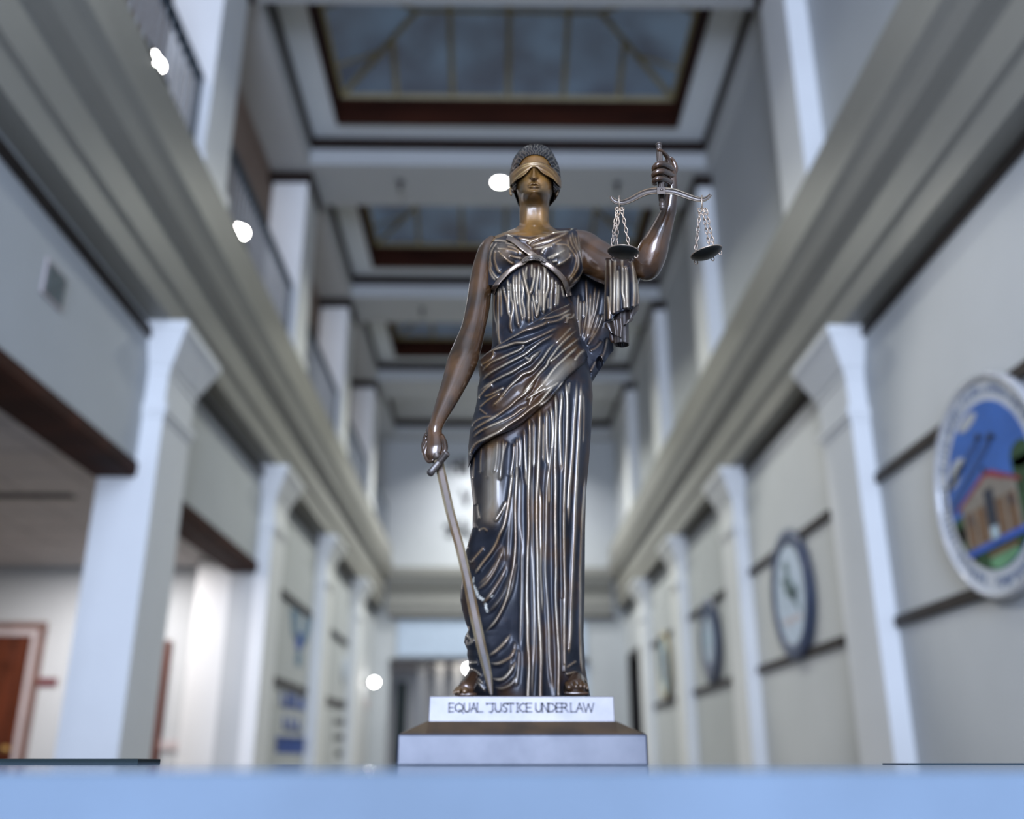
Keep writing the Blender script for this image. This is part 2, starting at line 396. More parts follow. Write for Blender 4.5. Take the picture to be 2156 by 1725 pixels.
# ---- office door with frame, casing, knob; the sign beside it
d = empty('door_1', (-5.35, YO-.02, 0)); structure(d)
dt = 1.27+E; dx1 = -4.98; dx0 = dx1-.95
m = MB(); m.box(dx0, dx1, YO-.03, YO+.02, 0, dt)
m.build('door_leaf', M['door'], d)
m = MB()
for xa, xb in ((dx0+.13, dx0+.42), (dx0+.53, dx1-.13)):
    for za, zb in ((.2, 1.0), (1.12, 1.95), (2.05, 2.25)):
        m.box(xa, xb, YO-.042, YO-.03, za, zb); m.box(xa+.05, xb-.05, YO-.052, YO-.042, za+.05, zb-.05)
m.build('door_panel', M['door'], d, bevel=.006)
m = MB(); m.box(dx1, dx1+.07, YO-.05, YO+.02, 0, dt+.07); m.box(dx0-.07, dx0, YO-.05, YO+.02, 0, dt+.07); m.box(dx0, dx1, YO-.05, YO+.02, dt, dt+.07)
m.build('door_frame', M['jamb'], d)
m = MB(); m.box(dx1+.07, dx1+.13, YO-.06, YO, 0, dt+.14); m.box(dx0-.13, dx0-.07, YO-.06, YO, 0, dt+.14); m.box(dx0-.07, dx1+.07, YO-.06, YO, dt+.07, dt+.14)
m.build('door_casing', M['casing'], d)
m = MB(); m.lathe([(.03, 0), (.03, .008), (.012, .012), (.012, .04), (.028, .05), (.032, .065), (.02, .078), (0, .08)], (dx1-.07, YO-.03, E+.12), (0, -1, 0)); m.build('door_knob', M['brass'], d, True)
y = YO-.012; p = at(100, 1437, y)
tag(MB().box(p[0]-.10, p[0]+.10, y, YO, p[2]-.045, p[2]+.045).build('door_sign', mat('dark_red_sign', (.12, .03, .035), .4, noise=.1), bevel=.004), 'small dark red room sign on the office wall beside the brown door', 'sign')
# second brown door edge seen just past the pillar
p = at(350, 1480, YO-.03)
structure(MB().box(p[0]-1.0, p[0]-.02, YO-.04, YO, 0, 1.22+E).build('door_3', M['door']))
# small things on the office wall
p = at(430, 1515, YO-.02); b = MB().box(p[0]-.04, p[0]+.04, YO-.02, YO, p[2]-.06, p[2]+.06).build('thermostat', M['white'], bevel=.006)
tag(b, 'small white thermostat on the bright office wall', 'thermostat')
p = at(405, 1570, YO-.02); r = empty('wall_plate', (float(p[0]), YO, float(p[2])))
tag(r, 'long low pale wall plate on the bright office wall below the thermostat', 'panel')
MB().box(p[0]-.42, p[0]+.42, YO-.025, YO, p[2]-.05, p[2]+.05).build('plate', M['jamb'], r, bevel=.006)
# slot diffuser
p = at(155, 1047, 7.6); b = MB()
b.box(-6.6, p[0], 7.53, 7.66, zc-.012, zc); tag(b.build('air_diffuser', M['slot']), 'long dark slot air diffuser in the office ceiling tiles', 'vent')
# square vent high on the left wall of the nearest bay
yv, zv = wallpt(112, 600, XL); r = empty('wall_vent', (XL, yv, zv)); tag(r, 'small square grille vent high on the near left wall above the brown lintel', 'vent')
MB().box(XL, XL+.012, yv-.13, yv+.13, zv-.11, zv+.11).build('vent_frame', M['jamb'], r, bevel=.003)
m = MB()
for i in range(9): m.box(XL+.012, XL+.017, yv-.11, yv+.11, zv-.09+i*.021, zv-.078+i*.021)
m.build('vent_grille', M['teal'], r)
# light switch by the blue lettering
yv, zv = wallpt(562, 1470, XL+.01); r = empty('light_switch', (XL, yv, zv)); tag(r, 'white light switch on the cream wall edge beside the blue lettering', 'switch')
yv = max(yv, BAY[1]+BD+.1)
MB().box(XL, XL+.012, yv-.05, yv+.05, zv-.08, zv+.08).build('switch_plate', M['white'], r, bevel=.003)
MB().box(XL+.012, XL+.018, yv-.02, yv+.02, zv-.035, zv+.035).build('switch_toggle', M['white'], r, bevel=.002)
# ---- gallery railings, one between each pair of columns
ORD = ['nearest', 'second', 'third', 'fourth', 'farthest']
rb = [(2.9, BAY[0]-.13)]+[(BAY[i]+BD-.07, BAY[i+1]-.13) for i in range(3)]+[(BAY[3]+BD-.07, YE-.05)]
rl = ['blue-black gallery railing nearest the camera, running out at the upper left frame edge',
      'gallery railing between the first and second white gallery columns', 'gallery railing between the second and third white gallery columns',
      'gallery railing between the third and fourth white gallery columns', 'farthest gallery railing, short in view, meeting the end wall']
XG = -2.42
for i, (ya, yb) in enumerate(rb):
    r = empty('gallery_railing', (XG, (ya+yb)/2, ZG)); tag(r, rl[i], 'railing', 'gallery railings')
    MB().box(XG-.035, XG+.035, ya, yb, ZG+.84, ZG+.91).build('handrail', M['rail'], r, bevel=.01)
    MB().box(XG-.02, XG+.02, ya, yb, ZG+.10, ZG+.14).build('bottom_rail', M['rail'], r)
    n = int((yb-ya)/.125); b0 = None
    for k in range(n):
        y = ya+(k+.5)*(yb-ya)/n
        if b0 is None:
            b0 = MB().box(-.009, .009, -.009, .009, 0, .70).build('baluster', M['bal'] if True else 0)
            o = b0
        else:
            o = b0.copy(); COL.objects.link(o)
        o.parent = r; o.location = (0, y-(ya+yb)/2, .14)
    for y in (ya+.03, yb-.03):
        MB().box(XG-.025, XG+.025, y-.025, y+.025, ZG, ZG+.86).build('post', M['rail'], r)
# ---- twin spotlights on the cornice ledge
def aim(o, d): o.rotation_euler = Vector(d).to_track_quat('-Z', 'Y').to_euler()
for i, (p1, p2, lb) in enumerate((((321, 122), (334, 138), 'lit twin spotlight on the left gallery ledge by the nearest railing'),
                                  ((500, 485), (513, 490), 'lit twin spotlight on the left gallery ledge below the second railing'))):
    cs = []
    for px, py in (p1, p2):
        x, y, z = ray(px, py); t = -2.262/x; cs.append(Vector((-2.262, y*t, z*t+E)))
    base = (cs[0]+cs[1])/2; r = empty('twin_spotlight', (base.x-.05, base.y, ZG)); tag(r, lb, 'spotlight', 'gallery spotlights')
    MB().box(base.x-.055, base.x+.02, base.y-.22, base.y+.22, ZG, ZG+.02).build('base_plate', M['black'], r)
    for c in cs:
        d = Vector((.75, -.55, -.36)).normalized()
        hh = MB().lathe([(.03, -.10), (.042, -.09), (.05, -.01), (.052, 0)], c-d*.012, d, 20).build('lamp_head', M['black'], r, True)
        MB().lathe([(.0, 0), (.046, .001), (.046, .006), (0, .012)], c-d*.014, d, 20).build('lens', M['lamp'], hh, True)
        MB().tube([(c.x-.02, c.y, ZG+.02), tuple(c-d*.06)], .008, 8).build('yoke', M['black'], r)
    l = bpy.data.lights.new('spotlight_beam', 'SPOT'); l.energy = 410; l.spot_size = math.radians(34); l.spot_blend = .6; l.shadow_soft_size = .04; l.color = (1, .96, .9)
    lo = bpy.data.objects.new('spotlight_beam', l); COL.objects.link(lo); lo.location = base+Vector((.1, 0, .06)); aim(lo, (4.96, -.34 if i == 0 else 1.14, -2.9))
# ---- lit round downlight under the first cross beam, and the sprinklers
p = at(1053, 383, 10.13); r = empty('ceiling_downlight', (float(p[0]), 10.13, ZBM)); tag(r, 'lit round ceiling downlight under the first cross beam beside the statue head', 'ceiling light')
MB().lathe([(.10, 0), (.10, -.012), (.085, -.018), (.08, -.010)], (p[0], 10.13, ZBM), n=28).build('trim_ring', M['white'], r, True)
MB().lathe([(.08, -.004), (.078, -.016), (0, -.022)], (p[0], 10.13, ZBM), n=28).build('lens', M['lampd'], r, True)
for px, py, y, lb in ((843, 380, 10.15, 'small ceiling sprinkler left of the lit downlight'), (1299, 381, 10.15, 'small ceiling sprinkler under the first beam, over the scales'), (889, 646, 13.7, 'small ceiling sprinkler under the second cross beam')):
    p = at(px, py, y); r = empty('sprinkler', (float(p[0]), y, ZBM)); tag(r, lb, 'sprinkler', 'ceiling sprinklers')
    MB().lathe([(.05, 0), (.05, -.01), (.02, -.02), (.016, -.09), (.01, -.10)], (p[0], y, ZBM), n=16).build('escutcheon', M['black'], r, True)
    MB().lathe([(.03, -.115), (.03, -.112), (.004, -.108), (.004, -.095)], (p[0], y, ZBM), n=16).build('deflector', M['black'], r, True)
# ---- bright lamp on the far left wall, and one in the corridor
p = at(788, 1437, 19.2); r = empty('wall_lamp', (PL, 19.2, float(p[2]))); tag(r, 'lit round wall lamp at the far left end of the hall', 'wall lamp')
x = p[0]
MB().box(XL, x-.03, 19.17, 19.23, p[2]-.03, p[2]+.03).build('arm', M['black'], r)
MB().sphere((x, 19.2, p[2]), (.06, .06, .05), 16).build('globe', M['lamp'], r, True)
p = at(986, 1408, 23.0); r = empty('corridor_lamp', (float(p[0]), 23.0, 2.15+E)); tag(r, 'lit lamp hanging in the far corridor by the statue ankle', 'lamp')
MB().tube([(p[0], 23, 2.15+E), (p[0], 23, p[2]+.04)], .008, 8).build('stem', M['black'], r)
MB().sphere((p[0], 23, p[2]), .06, 16).build('globe', M['lamp'], r, True)
# ---- writing on the end wall (dark letters, partly behind the statue)
def strokes(mb, segs, ox, oz, w, h, y, th, dep=.02):
    """letter strokes in a unit box -> thin bars standing on the wall"""
    for a, b in segs:
        a = Vector((ox+a[0]*w, oz+a[1]*h)); b = Vector((ox+b[0]*w, oz+b[1]*h)); d = b-a; n = Vector((-d.y, d.x)).normalized()*th/2; d = d.normalized()*th/2
        q = [a-d+n, a-d-n, b+d-n, b+d+n]; mb.prism([(c.x, c.y) for c in q], 'y', y-dep, y)
G = dict(E=[((0,0),(0,1)),((0,1),(1,1)),((0,.5),(.8,.5)),((0,0),(1,0))], Q=[((.5,1),(.1,.8)),((.1,.8),(0,.5)),((0,.5),(.1,.2)),((.1,.2),(.5,0)),((.5,0),(.9,.2)),((.9,.2),(1,.5)),((1,.5),(.9,.8)),((.9,.8),(.5,1)),((.55,.25),(1.05,-.12))],
 U=[((0,1),(0,.3)),((0,.3),(.2,.05)),((.2,.05),(.5,0)),((.5,0),(.8,.05)),((.8,.05),(1,.3)),((1,.3),(1,1))], A=[((0,0),(.5,1)),((.5,1),(1,0)),((.2,.38),(.8,.38))], L=[((0,1),(0,0)),((0,0),(1,0))],
 J=[((.75,1),(.75,.15)),((.75,.15),(.5,-.05)),((.5,-.05),(.1,0)),((-.4,.97),(.95,.97)),((-.4,1),(-.35,.86))], S=[((1,.85),(.7,1)),((.7,1),(.25,.95)),((.25,.95),(.1,.72)),((.1,.72),(.85,.35)),((.85,.35),(.85,.1)),((.85,.1),(.5,0)),((.5,0),(0,.1))],
 T=[((.5,0),(.5,1)),((0,1),(1,1)),((0,1),(0,.88)),((1,1),(1,.88))], I=[((.5,0),(.5,1)),((.1,0),(.9,0)),((.1,1),(.9,1))], C=[((1,.85),(.6,1)),((.6,1),(.15,.8)),((.15,.8),(0,.5)),((0,.5),(.15,.2)),((.15,.2),(.6,0)),((.6,0),(1,.12))],
 N=[((.05,0),(.05,1)),((.05,1),(.95,0)),((.95,0),(.95,1))], D=[((0,0),(0,1)),((0,1),(.55,.95)),((.55,.95),(1,.6)),((1,.6),(1,.4)),((1,.4),(.55,.05)),((.55,.05),(0,0))],
 R=[((0,0),(0,1)),((0,1),(.7,.97)),((.7,.97),(.85,.75)),((.85,.75),(.6,.52)),((.6,.52),(0,.5)),((.45,.5),(1.05,0))], W=[((0,1),(.25,0)),((.25,0),(.5,.9)),((.5,.9),(.75,0)),((.75,0),(1,1))], H=[((0,0),(0,1)),((1,0),(1,1)),((0,.5),(1,.5))], V=[((0,1),(.5,0)),((.5,0),(1,1))])
r = empty('wall_lettering', (-.3, YE, 5.0)); tag(r, 'dark blurred lettering high on the end wall beside the statue hip', 'lettering')
for ch, x0, y0, x1, y1 in (('H', 950, 968, 967, 996), ('N', 971, 968, 986, 996), ('V', 972, 1034, 992, 1062), ('J', 942, 1108, 952, 1128), ('U', 958, 1098, 976, 1124), ('L', 982, 1108, 996, 1128)):
    a = at(x0, y1, YE); b = at(x1, y0, YE); mb = MB(); strokes(mb, G[ch], a[0], a[2], b[0]-a[0], b[2]-a[2], YE, .07); mb.build('letter', M['ink'], r)
# ================================================================== WALL PLAQUES
def clip(poly, R, n=64):
    """clip a convex polygon by a disc of radius R"""
    out = [Vector(p) for p in poly]
    for k in range(n):
        a = 2*math.pi*k/n; nv = Vector((math.cos(a), math.sin(a))); res = []
        for i in range(len(out)):
            p, q = out[i], out[(i+1) % len(out)]; dp, dq = p.dot(nv)-R, q.dot(nv)-R
            if dp <= 0: res.append(p)
            if dp*dq < 0: res.append(p+(q-p)*(dp/(dp-dq)))
        out = res
        if not out: break
    return [(v.x, v.y) for v in out]
def disc(R, n=64): return [(R*math.cos(2*math.pi*k/n), R*math.sin(2*math.pi*k/n)) for k in range(n)]
def plaque(yc, zc, name, label, layers, group=None, cat='plaque'):
    """layers: (part name, material, list of polygons in (right, up) seen from the hall, depth0, depth1)"""
    r = empty(name, (XR, yc, zc)); tag(r, label, cat, group)
    for nm, mt, polys, d0, d1 in layers:
        if nm == 'rim':
            R1 = max(math.hypot(*q) for p in polys for q in p); R0 = min(math.hypot(*q) for p in polys for q in p)
            w = (R1-R0)/2; hgt = (d1-d0)
            MB().lathe([(R0, d0), (R0, d0+hgt*.5), (R0+w*.4, d1-.004), (R0+w, d1), (R1-w*.4, d1-.004), (R1, d0+hgt*.5), (R1, d0), (R0, d0)], (XR, yc, zc), (-1, 0, 0), 72).build(nm, mt, r, True); continue
        sets = [[p] for p in polys] if nm in ('cloud', 'brick_wing', 'doorway', 'streak', 'aircraft', 'tree', 'letter') else [polys]
        for ps in sets:
            mb = MB()
            for p in ps:
                if len(p) >= 3: mb.prism([(yc-u, zc+v) for u, v in p], 'x', XR-d1, XR-d0)
            if mb.v: mb.build(nm, mt, r)
    return r
def ringpolys(R0, R1, n=64):
    out = []
    for k in range(n):
        a, b = 2*math.pi*k/n, 2*math.pi*(k+1)/n
        out.append([(R0*math.cos(a), R0*math.sin(a)), (R1*math.cos(a), R1*math.sin(a)), (R1*math.cos(b), R1*math.sin(b)), (R0*math.cos(b), R0*math.sin(b))])
    return out
def rect(u0, v0, u1, v1): return [(u0, v0), (u1, v0), (u1, v1), (u0, v1)]
RS = .60; Ri = .455
yy, zz = 4.93, 1.40+E
marks = []
rg = random.Random(3)
for a0, a1, st in ((25, 158, 3.9), (168, 250, 4.2), (262, 330, 3.9)):
    a = a0
    while a < a1:
        q = math.radians(a); w = .009; r0, r1 = .495, .495+.055*rg.choice((1, .8, 1, .6))
        t = Vector((-math.sin(q), math.cos(q)))*w; c = Vector((math.cos(q), math.sin(q)))
        marks.append([tuple(c*r0-t), tuple(c*r1-t), tuple(c*r1+t), tuple(c*r0+t)])
        a += st*rg.choice((.7, 1, 1, 1.3))
def ov(cx, cy, a, b, rot=0, n=18):
    return [(cx+a*math.cos(t)*math.cos(rot)-b*math.sin(t)*math.sin(rot), cy+a*math.cos(t)*math.sin(rot)+b*math.sin(t)*math.cos(rot)) for t in [2*math.pi*k/n for k in range(n)]]
cl = lambda *P: [clip(p, Ri-.003) for p in P]
plaque(yy, zz, 'county_seal', 'large round white seal with a blue sky and red-roofed courthouse picture on the right wall', [
    ('backing_disc', M['seal'], [disc(RS)], .035, .06),
    ('rim', M['rimgloss'], ringpolys(RS-.03, RS+.008), .03, .085),
    ('lettering', M['sealink'], marks, .06, .063),
    ('sky_field', M['sky'], [disc(Ri)], .06, .064),
    ('cloud', M['cloud'], cl(ov(-.10, .385, .11, .035, .15), ov(-.30, .17, .10, .05, .3), ov(-.36, .11, .08, .03, .2)), .064, .067),
    ('streak', M['streak'], cl([(-.46, -.02), (-.46, -.07), (.10, .19), (.09, .235)], [(-.46, .10), (-.46, .06), (-.02, .225), (-.03, .265)]), .064, .067),
    ('aircraft', M['glassd'], cl([(-.05, .23), (.03, .27), (-.02, .30)], [(.08, .19), (.16, .235), (.10, .26)], [(-.07, .27), (.05, .245), (.02, .262)], [(.06, .24), (.18, .205), (.15, .225)]), .067, .069),
    ('tree', M['grass'], cl(rect(-.46, -.46, -.24, -.16), ov(-.35, -.17, .11, .07), rect(.27, -.46, .46, .05), ov(.37, .06, .10, .07), rect(-.46, -.46, .46, -.31)), .064, .066),
    ('building_wall', M['stone'], cl(rect(-.31, -.30, .28, -.05), [(-.31, -.05), (.28, -.05), (.0, .045)]), .066, .069),
    ('brick_wing', M['brick'], cl(rect(-.28, -.29, -.19, -.10), rect(-.16, -.29, -.06, -.10), rect(.06, -.29, .14, -.10), rect(.17, -.29, .26, -.10)), .069, .071),
    ('roof', M['roof'], cl([(-.36, -.055), (-.36, -.075), (-.31, -.055), (.0, .045), (.28, -.05), (.33, -.07), (.33, -.05), (.06, .065), (-.02, .065)]), .069, .072),
    ('doorway', M['glassd'], cl(rect(-.045, -.23, .05, -.03), rect(-.24, -.17, -.21, -.11), rect(.20, -.17, .23, -.11), rect(-.02, .06, .01, .10)), .071, .073),
    ('steps', M['pale'], cl(rect(-.03, -.31, .04, -.23)), .071, .073),
    ('street', M['road'], cl([(-.36, -.345), (-.36, -.31), (.46, -.285), (.46, -.32)]), .071, .073),
    ('lawn', M['lawn'], cl(ov(.06, -.41, .16, .05)), .066, .069),
    ('path', M['brick'], cl([(-.10, -.36), (.20, -.345), (.22, -.37), (-.08, -.385)]), .069, .071),
])
plaque(8.64, 1.42+E, 'round_emblem', 'round plaque with a navy rim and grey-green emblem in the second right-hand bay', [
    ('rim', M['navy'], ringpolys(.44, .585), .035, .075), ('face', M['light'], [disc(.46)], .035, .055),
    ('emblem', M['teal'], [[(-.20, .16), (.02, .18), (.12, .05), (.26, -.20), (.05, -.05), (-.10, .0)], [(-.12, .28), (-.02, .32), (.05, .2), (-.08, .19)], [(.05, .0), (.2, .06), (.24, -.02), (.12, -.1)]], .055, .060),
    ('letter', M['jamb'], [[(-.28+i*.07, -.24-.02*(i % 3)), (-.23+i*.07, -.24-.02*(i % 3)), (-.23+i*.07, -.20), (-.28+i*.07, -.20)] for i in range(8)], .055, .058)], 'round plaques on the right wall')
plaque(12.15, 1.42+E, 'round_emblem', 'round plaque with a wide navy ring and pale centre, third along the right wall', [
    ('rim', M['navy'], ringpolys(.27, .53), .035, .075), ('face', M['light'], [disc(.29)], .035, .06), ('boss', M['pale'], [disc(.12)], .06, .065)], 'round plaques on the right wall')
plaque(15.5, 1.42+E, 'round_emblem', 'round plaque with a dull gold rim and blue-grey face, farthest along the right wall', [
    ('rim', M['gold'], ringpolys(.44, .52), .035, .085), ('face', M['pale'], [disc(.45)], .035, .06), ('emblem', M['navy'], [ov(0, 0, .16, .26)], .06, .065)], 'round plaques on the right wall')
# ---- lettering and emblem on the left wall
def lpoly(pts): return [wallpt(x, y, XL+.001) for x, y in pts]
def lwall(name, label, cat, parts):
    y0, z0 = wallpt(*parts[0][2][0][0], XL+.001)
    r = empty(name, (XL, y0, z0)); tag(r, label, cat)
    for nm, mt, polys in parts:
        mb = MB()
        for p in polys: mb.prism(lpoly(p), 'x', XL+.001, XL+.009)
        mb.build(nm, mt, r)
lwall('wall_emblem', 'pale blue V-shaped emblem on the left wall above the blue lettering', 'emblem', [
    ('outer_blade', M['emb'], [[(611, 1282), (630, 1290), (628, 1330), (626, 1350), (616, 1340)], [(641, 1298), (657, 1306), (648, 1345), (634, 1368), (636, 1340)]]),
    ('heart', M['blue'], [[(622, 1342), (630, 1330), (638, 1345), (637, 1362), (630, 1372), (622, 1362)]]),
    ('stem', M['emb'], [[(623, 1372), (635, 1374), (634, 1404), (622, 1402)]])])
def word(x0, y0, x1, y1, sl, n, seed):
    g = random.Random(seed); out = []; w = (x1-x0)/n
    for i in range(n):
        a = x0+i*w; b = a+w*.88; dy = sl*(a-x0)
        h = (y1-y0); k = g.choice((0, 1, 2))
        out.append([(a, y0+dy), (a+w*.38, y0+dy), (a+w*.38, y1+dy), (a, y1+dy)])
        if k != 0: out.append([(b-w*.38, y0+dy), (b, y0+dy), (b, y1+dy), (b-w*.38, y1+dy)])
        yy = {0: y1-h*.22, 1: y0, 2: y0+h*.4}[k]; out.append([(a, yy+dy), (b, yy+dy), (b, yy+h*.22+dy), (a, yy+h*.22+dy)])
    return out
lwall('blue_lettering', 'three lines of blue lettering on the left wall under the blue emblem', 'lettering', [
    ('text_line', M['blue'], word(591, 1459, 642, 1489, .16, 4, 1)), ('text_line', M['blue'], word(596, 1509, 636, 1537, .13, 3, 2)), ('text_line', M['blue'], word(581, 1551, 643, 1585, .04, 5, 5))])
lwall('black_lettering', 'four short lines of dark lettering on the left wall beyond the blue lettering', 'lettering', [
    ('text_line', M['ink'], word(711, 1474, 728, 1490, .1, 3, 6)), ('text_line', M['ink'], word(704, 1513, 727, 1525, .1, 4, 7)), ('text_line', M['ink'], word(702, 1547, 726, 1558, .05, 4, 8)), ('text_line', M['ink'], word(707, 1580, 720, 1592, .02, 2, 9))])
yv, zv = wallpt(724, 1410, XL); r = empty('round_plaque', (XL, yv, zv)); tag(r, 'small pale round plaque on the left wall above the dark lettering', 'plaque')
MB().lathe([(.23, 0), (.23, .02), (.20, .03), (0, .03)], (XL, yv, zv), (1, 0, 0), 32).build('disc', M['seal'], r)
MB().lathe([(.17, .03), (.17, .034), (0, .034)], (XL, yv, zv), (1, 0, 0), 32).build('centre', M['light'], r)
yv, zv = wallpt(790, 1490, XL); yv = min(yv, YE-.5); r = empty('notice', (XL, min(yv, YE-.5), zv)); tag(r, 'small grey notice on the far left wall under the lit wall lamp', 'notice')
MB().box(XL, XL+.01, yv-.35, yv+.35, zv-.08, zv+.08).build('notice_sheet', M['jamb'], r)
# ================================================================== COUNTER
ct = at(1078, 1613, 1.2)[2]                      # top of the counter
ZT = float(ct)
r = empty('counter', (0, 1.1, 0)); tag(r, 'long pale blue-grey polished stone counter under the statue', 'counter')
MB().box(-2.2, 2.2, .600, 1.72, ZT-.05, ZT).build('top_slab', M['counter'], r, bevel=.002)
MB().box(-2.2, 2.2, .585, .600, ZT-.05, ZT-.0002).build('front_edge', M['cfront'], r, bevel=.003)
MB().box(-2.15, 2.15, .61, 1.68, 0, ZT-.05).build('front_panel', M['cfront'], r)
# dark glass-edged strips lying at the back of the counter
p0 = at(315, 1605, 1.55)
tag(MB().box(-2.1, p0[0], 1.50, 1.60, ZT, ZT+.0085).build('glass_shelf', M['glass_edge'], bevel=.001), 'dark green glass strip lying along the back left of the counter', 'glass panel')
p0 = at(1884, 1609, 1.55)
tag(MB().box(p0[0], 2.1, 1.50, 1.60, ZT, ZT+.0022).build('glass_sheet', M['glass_edge']), 'thin dark glass sheet lying at the back right of the counter', 'glass panel')
# ================================================================== THE STATUE
YC = 1.32                                     # depth of the figure's axis
st = empty('justice_statue', (0.01, YC, ZT))
tag(st, 'bronze statue of a blindfolded woman holding a sword and scales on a lettered plinth', 'statue')
def bronze(name, base, crest, rough=.33, metal=.75, coat=.5, mottle=.35, recess=False):
    m = bpy.data.materials.new(name); m.use_nodes = True; nt = m.node_tree; b = nt.nodes['Principled BSDF']; L = nt.links.new
    tc = nt.nodes.new('ShaderNodeTexCoord')
    n = nt.nodes.new('ShaderNodeTexNoise'); n.inputs['Scale'].default_value = 26; n.inputs['Detail'].default_value = 6; L(tc.outputs['Object'], n.inputs['Vector'])
    n3 = nt.nodes.new('ShaderNodeTexNoise'); n3.inputs['Scale'].default_value = 9; n3.inputs['Detail'].default_value = 3; L(tc.outputs['Object'], n3.inputs['Vector'])
    r = nt.nodes.new('ShaderNodeValToRGB'); e = r.color_ramp.elements; e[0].position = .34; e[1].position = .68
    e[0].color = (*[c*(1-mottle) for c in base], 1); e[1].color = (base[0]*(1+mottle*1.3), base[1]*(1+mottle), base[2]*(1+mottle*.4), 1)
    L(n.outputs['Fac'], r.inputs[0])
    wa = nt.nodes.new('ShaderNodeAttribute'); wa.attribute_name = 'wear'
    mu = nt.nodes.new('ShaderNodeMath'); mu.operation = 'MULTIPLY'; L(wa.outputs['Fac'], mu.inputs[0])
    mr = nt.nodes.new('ShaderNodeMapRange'); mr.inputs[1].default_value = .3; mr.inputs[2].default_value = .65; mr.inputs[3].default_value = .45; mr.inputs[4].default_value = 1.0
    L(n3.outputs['Fac'], mr.inputs[0]); L(mr.outputs[0], mu.inputs[1])
    mx = nt.nodes.new('ShaderNodeMix'); mx.data_type = 'RGBA'; L(mu.outputs[0], mx.inputs[0]); L(r.outputs[0], mx.inputs[6]); cr = nt.nodes.new('ShaderNodeValToRGB'); cr.color_ramp.elements[0].position = .42; cr.color_ramp.elements[1].position = .60
    cr.color_ramp.elements[0].color = (crest[0]*.50, crest[1]*.36, crest[2]*.22, 1); cr.color_ramp.elements[1].color = (*crest, 1)
    n4 = nt.nodes.new('ShaderNodeTexNoise'); n4.inputs['Scale'].default_value = 17; n4.inputs['Detail'].default_value = 3; L(tc.outputs['Object'], n4.inputs['Vector'])
    L(n4.outputs['Fac'], cr.inputs[0]); L(cr.outputs[0], mx.inputs[7])
    if recess:                                    # warm brown patches in the dark patina
        q5 = nt.nodes.new('ShaderNodeTexNoise'); q5.inputs['Scale'].default_value = 12; q5.inputs['Detail'].default_value = 4; L(tc.outputs['Object'], q5.inputs['Vector'])
        q6 = nt.nodes.new('ShaderNodeMapRange'); q6.inputs[1].default_value = .515; q6.inputs[2].default_value = .66; L(q5.outputs['Fac'], q6.inputs[0])
        q7 = nt.nodes.new('ShaderNodeMix'); q7.data_type = 'RGBA'; L(q6.outputs[0], q7.inputs[0]); L(r.outputs[0], q7.inputs[6]); q7.inputs[7].default_value = (.042, .019, .007, 1); L(q7.outputs[2], mx.inputs[6])
    ca = nt.nodes.new('ShaderNodeAttribute'); ca.attribute_name = 'chip'
    m2 = nt.nodes.new('ShaderNodeMix'); m2.data_type = 'RGBA'; L(ca.outputs['Fac'], m2.inputs[0]); L(mx.outputs[2], m2.inputs[6]); m2.inputs[7].default_value = (.62, .60, .52, 1)
    L(m2.outputs[2], b.inputs['Base Color'])
    mm = nt.nodes.new('ShaderNodeMath'); mm.operation = 'MULTIPLY_ADD'; L(ca.outputs['Fac'], mm.inputs[0]); mm.inputs[1].default_value = -metal; mm.inputs[2].default_value = metal
    L(mm.outputs[0], b.inputs['Metallic'])
    b.inputs['Roughness'].default_value = rough; b.inputs['Coat Weight'].default_value = coat; b.inputs['Coat Roughness'].default_value = .18; b.inputs['Coat IOR'].default_value = 1.52
    if recess:                                    # rubbed crests are polished, the sunken patina is matt
        for (i_, a0, a1) in (('Roughness', .50, .27), ('Coat Weight', .22, 1.0), ('Specular IOR Level', .25, .6)):
            q = nt.nodes.new('ShaderNodeMapRange'); q.inputs[1].default_value = 0; q.inputs[2].default_value = .6; q.inputs[3].default_value = a0; q.inputs[4].default_value = a1
            L(wa.outputs['Fac'], q.inputs[0]); L(q.outputs[0], b.inputs[i_])
    n2 = nt.nodes.new('ShaderNodeTexNoise'); n2.inputs['Scale'].default_value = 420; n2.inputs['Detail'].default_value = 3; L(tc.outputs['Object'], n2.inputs['Vector'])
    bp = nt.nodes.new('ShaderNodeBump'); bp.inputs['Strength'].default_value = .12; bp.inputs['Distance'].default_value = .0008
    L(n2.outputs['Fac'], bp.inputs['Height']); L(bp.outputs[0], b.inputs['Normal'])
    return m
B_SKIN = bronze('bronze_skin', (.044, .021, .009), (.30, .20, .09), .24, .25, .9, .6)
B_FACE = bronze('bronze_golden_brown', (.115, .058, .015), (.34, .23, .085), .40, .25, .5, .65)
B_CLOTH = bronze('bronze_dark_drapery', (.009, .011, .020), (.52, .42, .29), .32, .30, 1.0, .6, True)
B_HAIR = bronze('bronze_hair', (.010, .010, .013), (.40, .33, .22), .36, .35, .8, .4, True)
B_STEEL = bronze('bronze_blade', (.058, .046, .042), (.32, .26, .17), .42, .35, .25, .45)
B_BLADE = bronze('dull_bronze_blade', (.050, .037, .032), (.36, .29, .17), .55, .30, .05, .55)
B_PLINTH = bronze('pewter_bronze_plinth', (.140, .135, .150), (.5, .45, .4), .45, .3, .2, .16)
B_LOWER = bronze('pewter_bronze_lower_slab', (.046, .052, .076), (.5, .45, .4), .45, .25, .12, .25)
B_CHAMFER = bronze('plinth_slope_reflection', (.055, .034, .018), (.4, .3, .2), .6, .2, 0, .3)  # the slope's dark ceiling reflection, put into its base colour
B_CHAIN = bronze('antique_brass_chain', (.34, .27, .22), (.6, .5, .4), .36, .7, 0, .25)
B_PAN = bronze('dark_brass_pan', (.005, .005, .004), (.5, .4, .25), .42, .3, .05, .3)
M['engrave'] = mat('dark_engraving', (.030, .030, .045), .5, noise=.2)
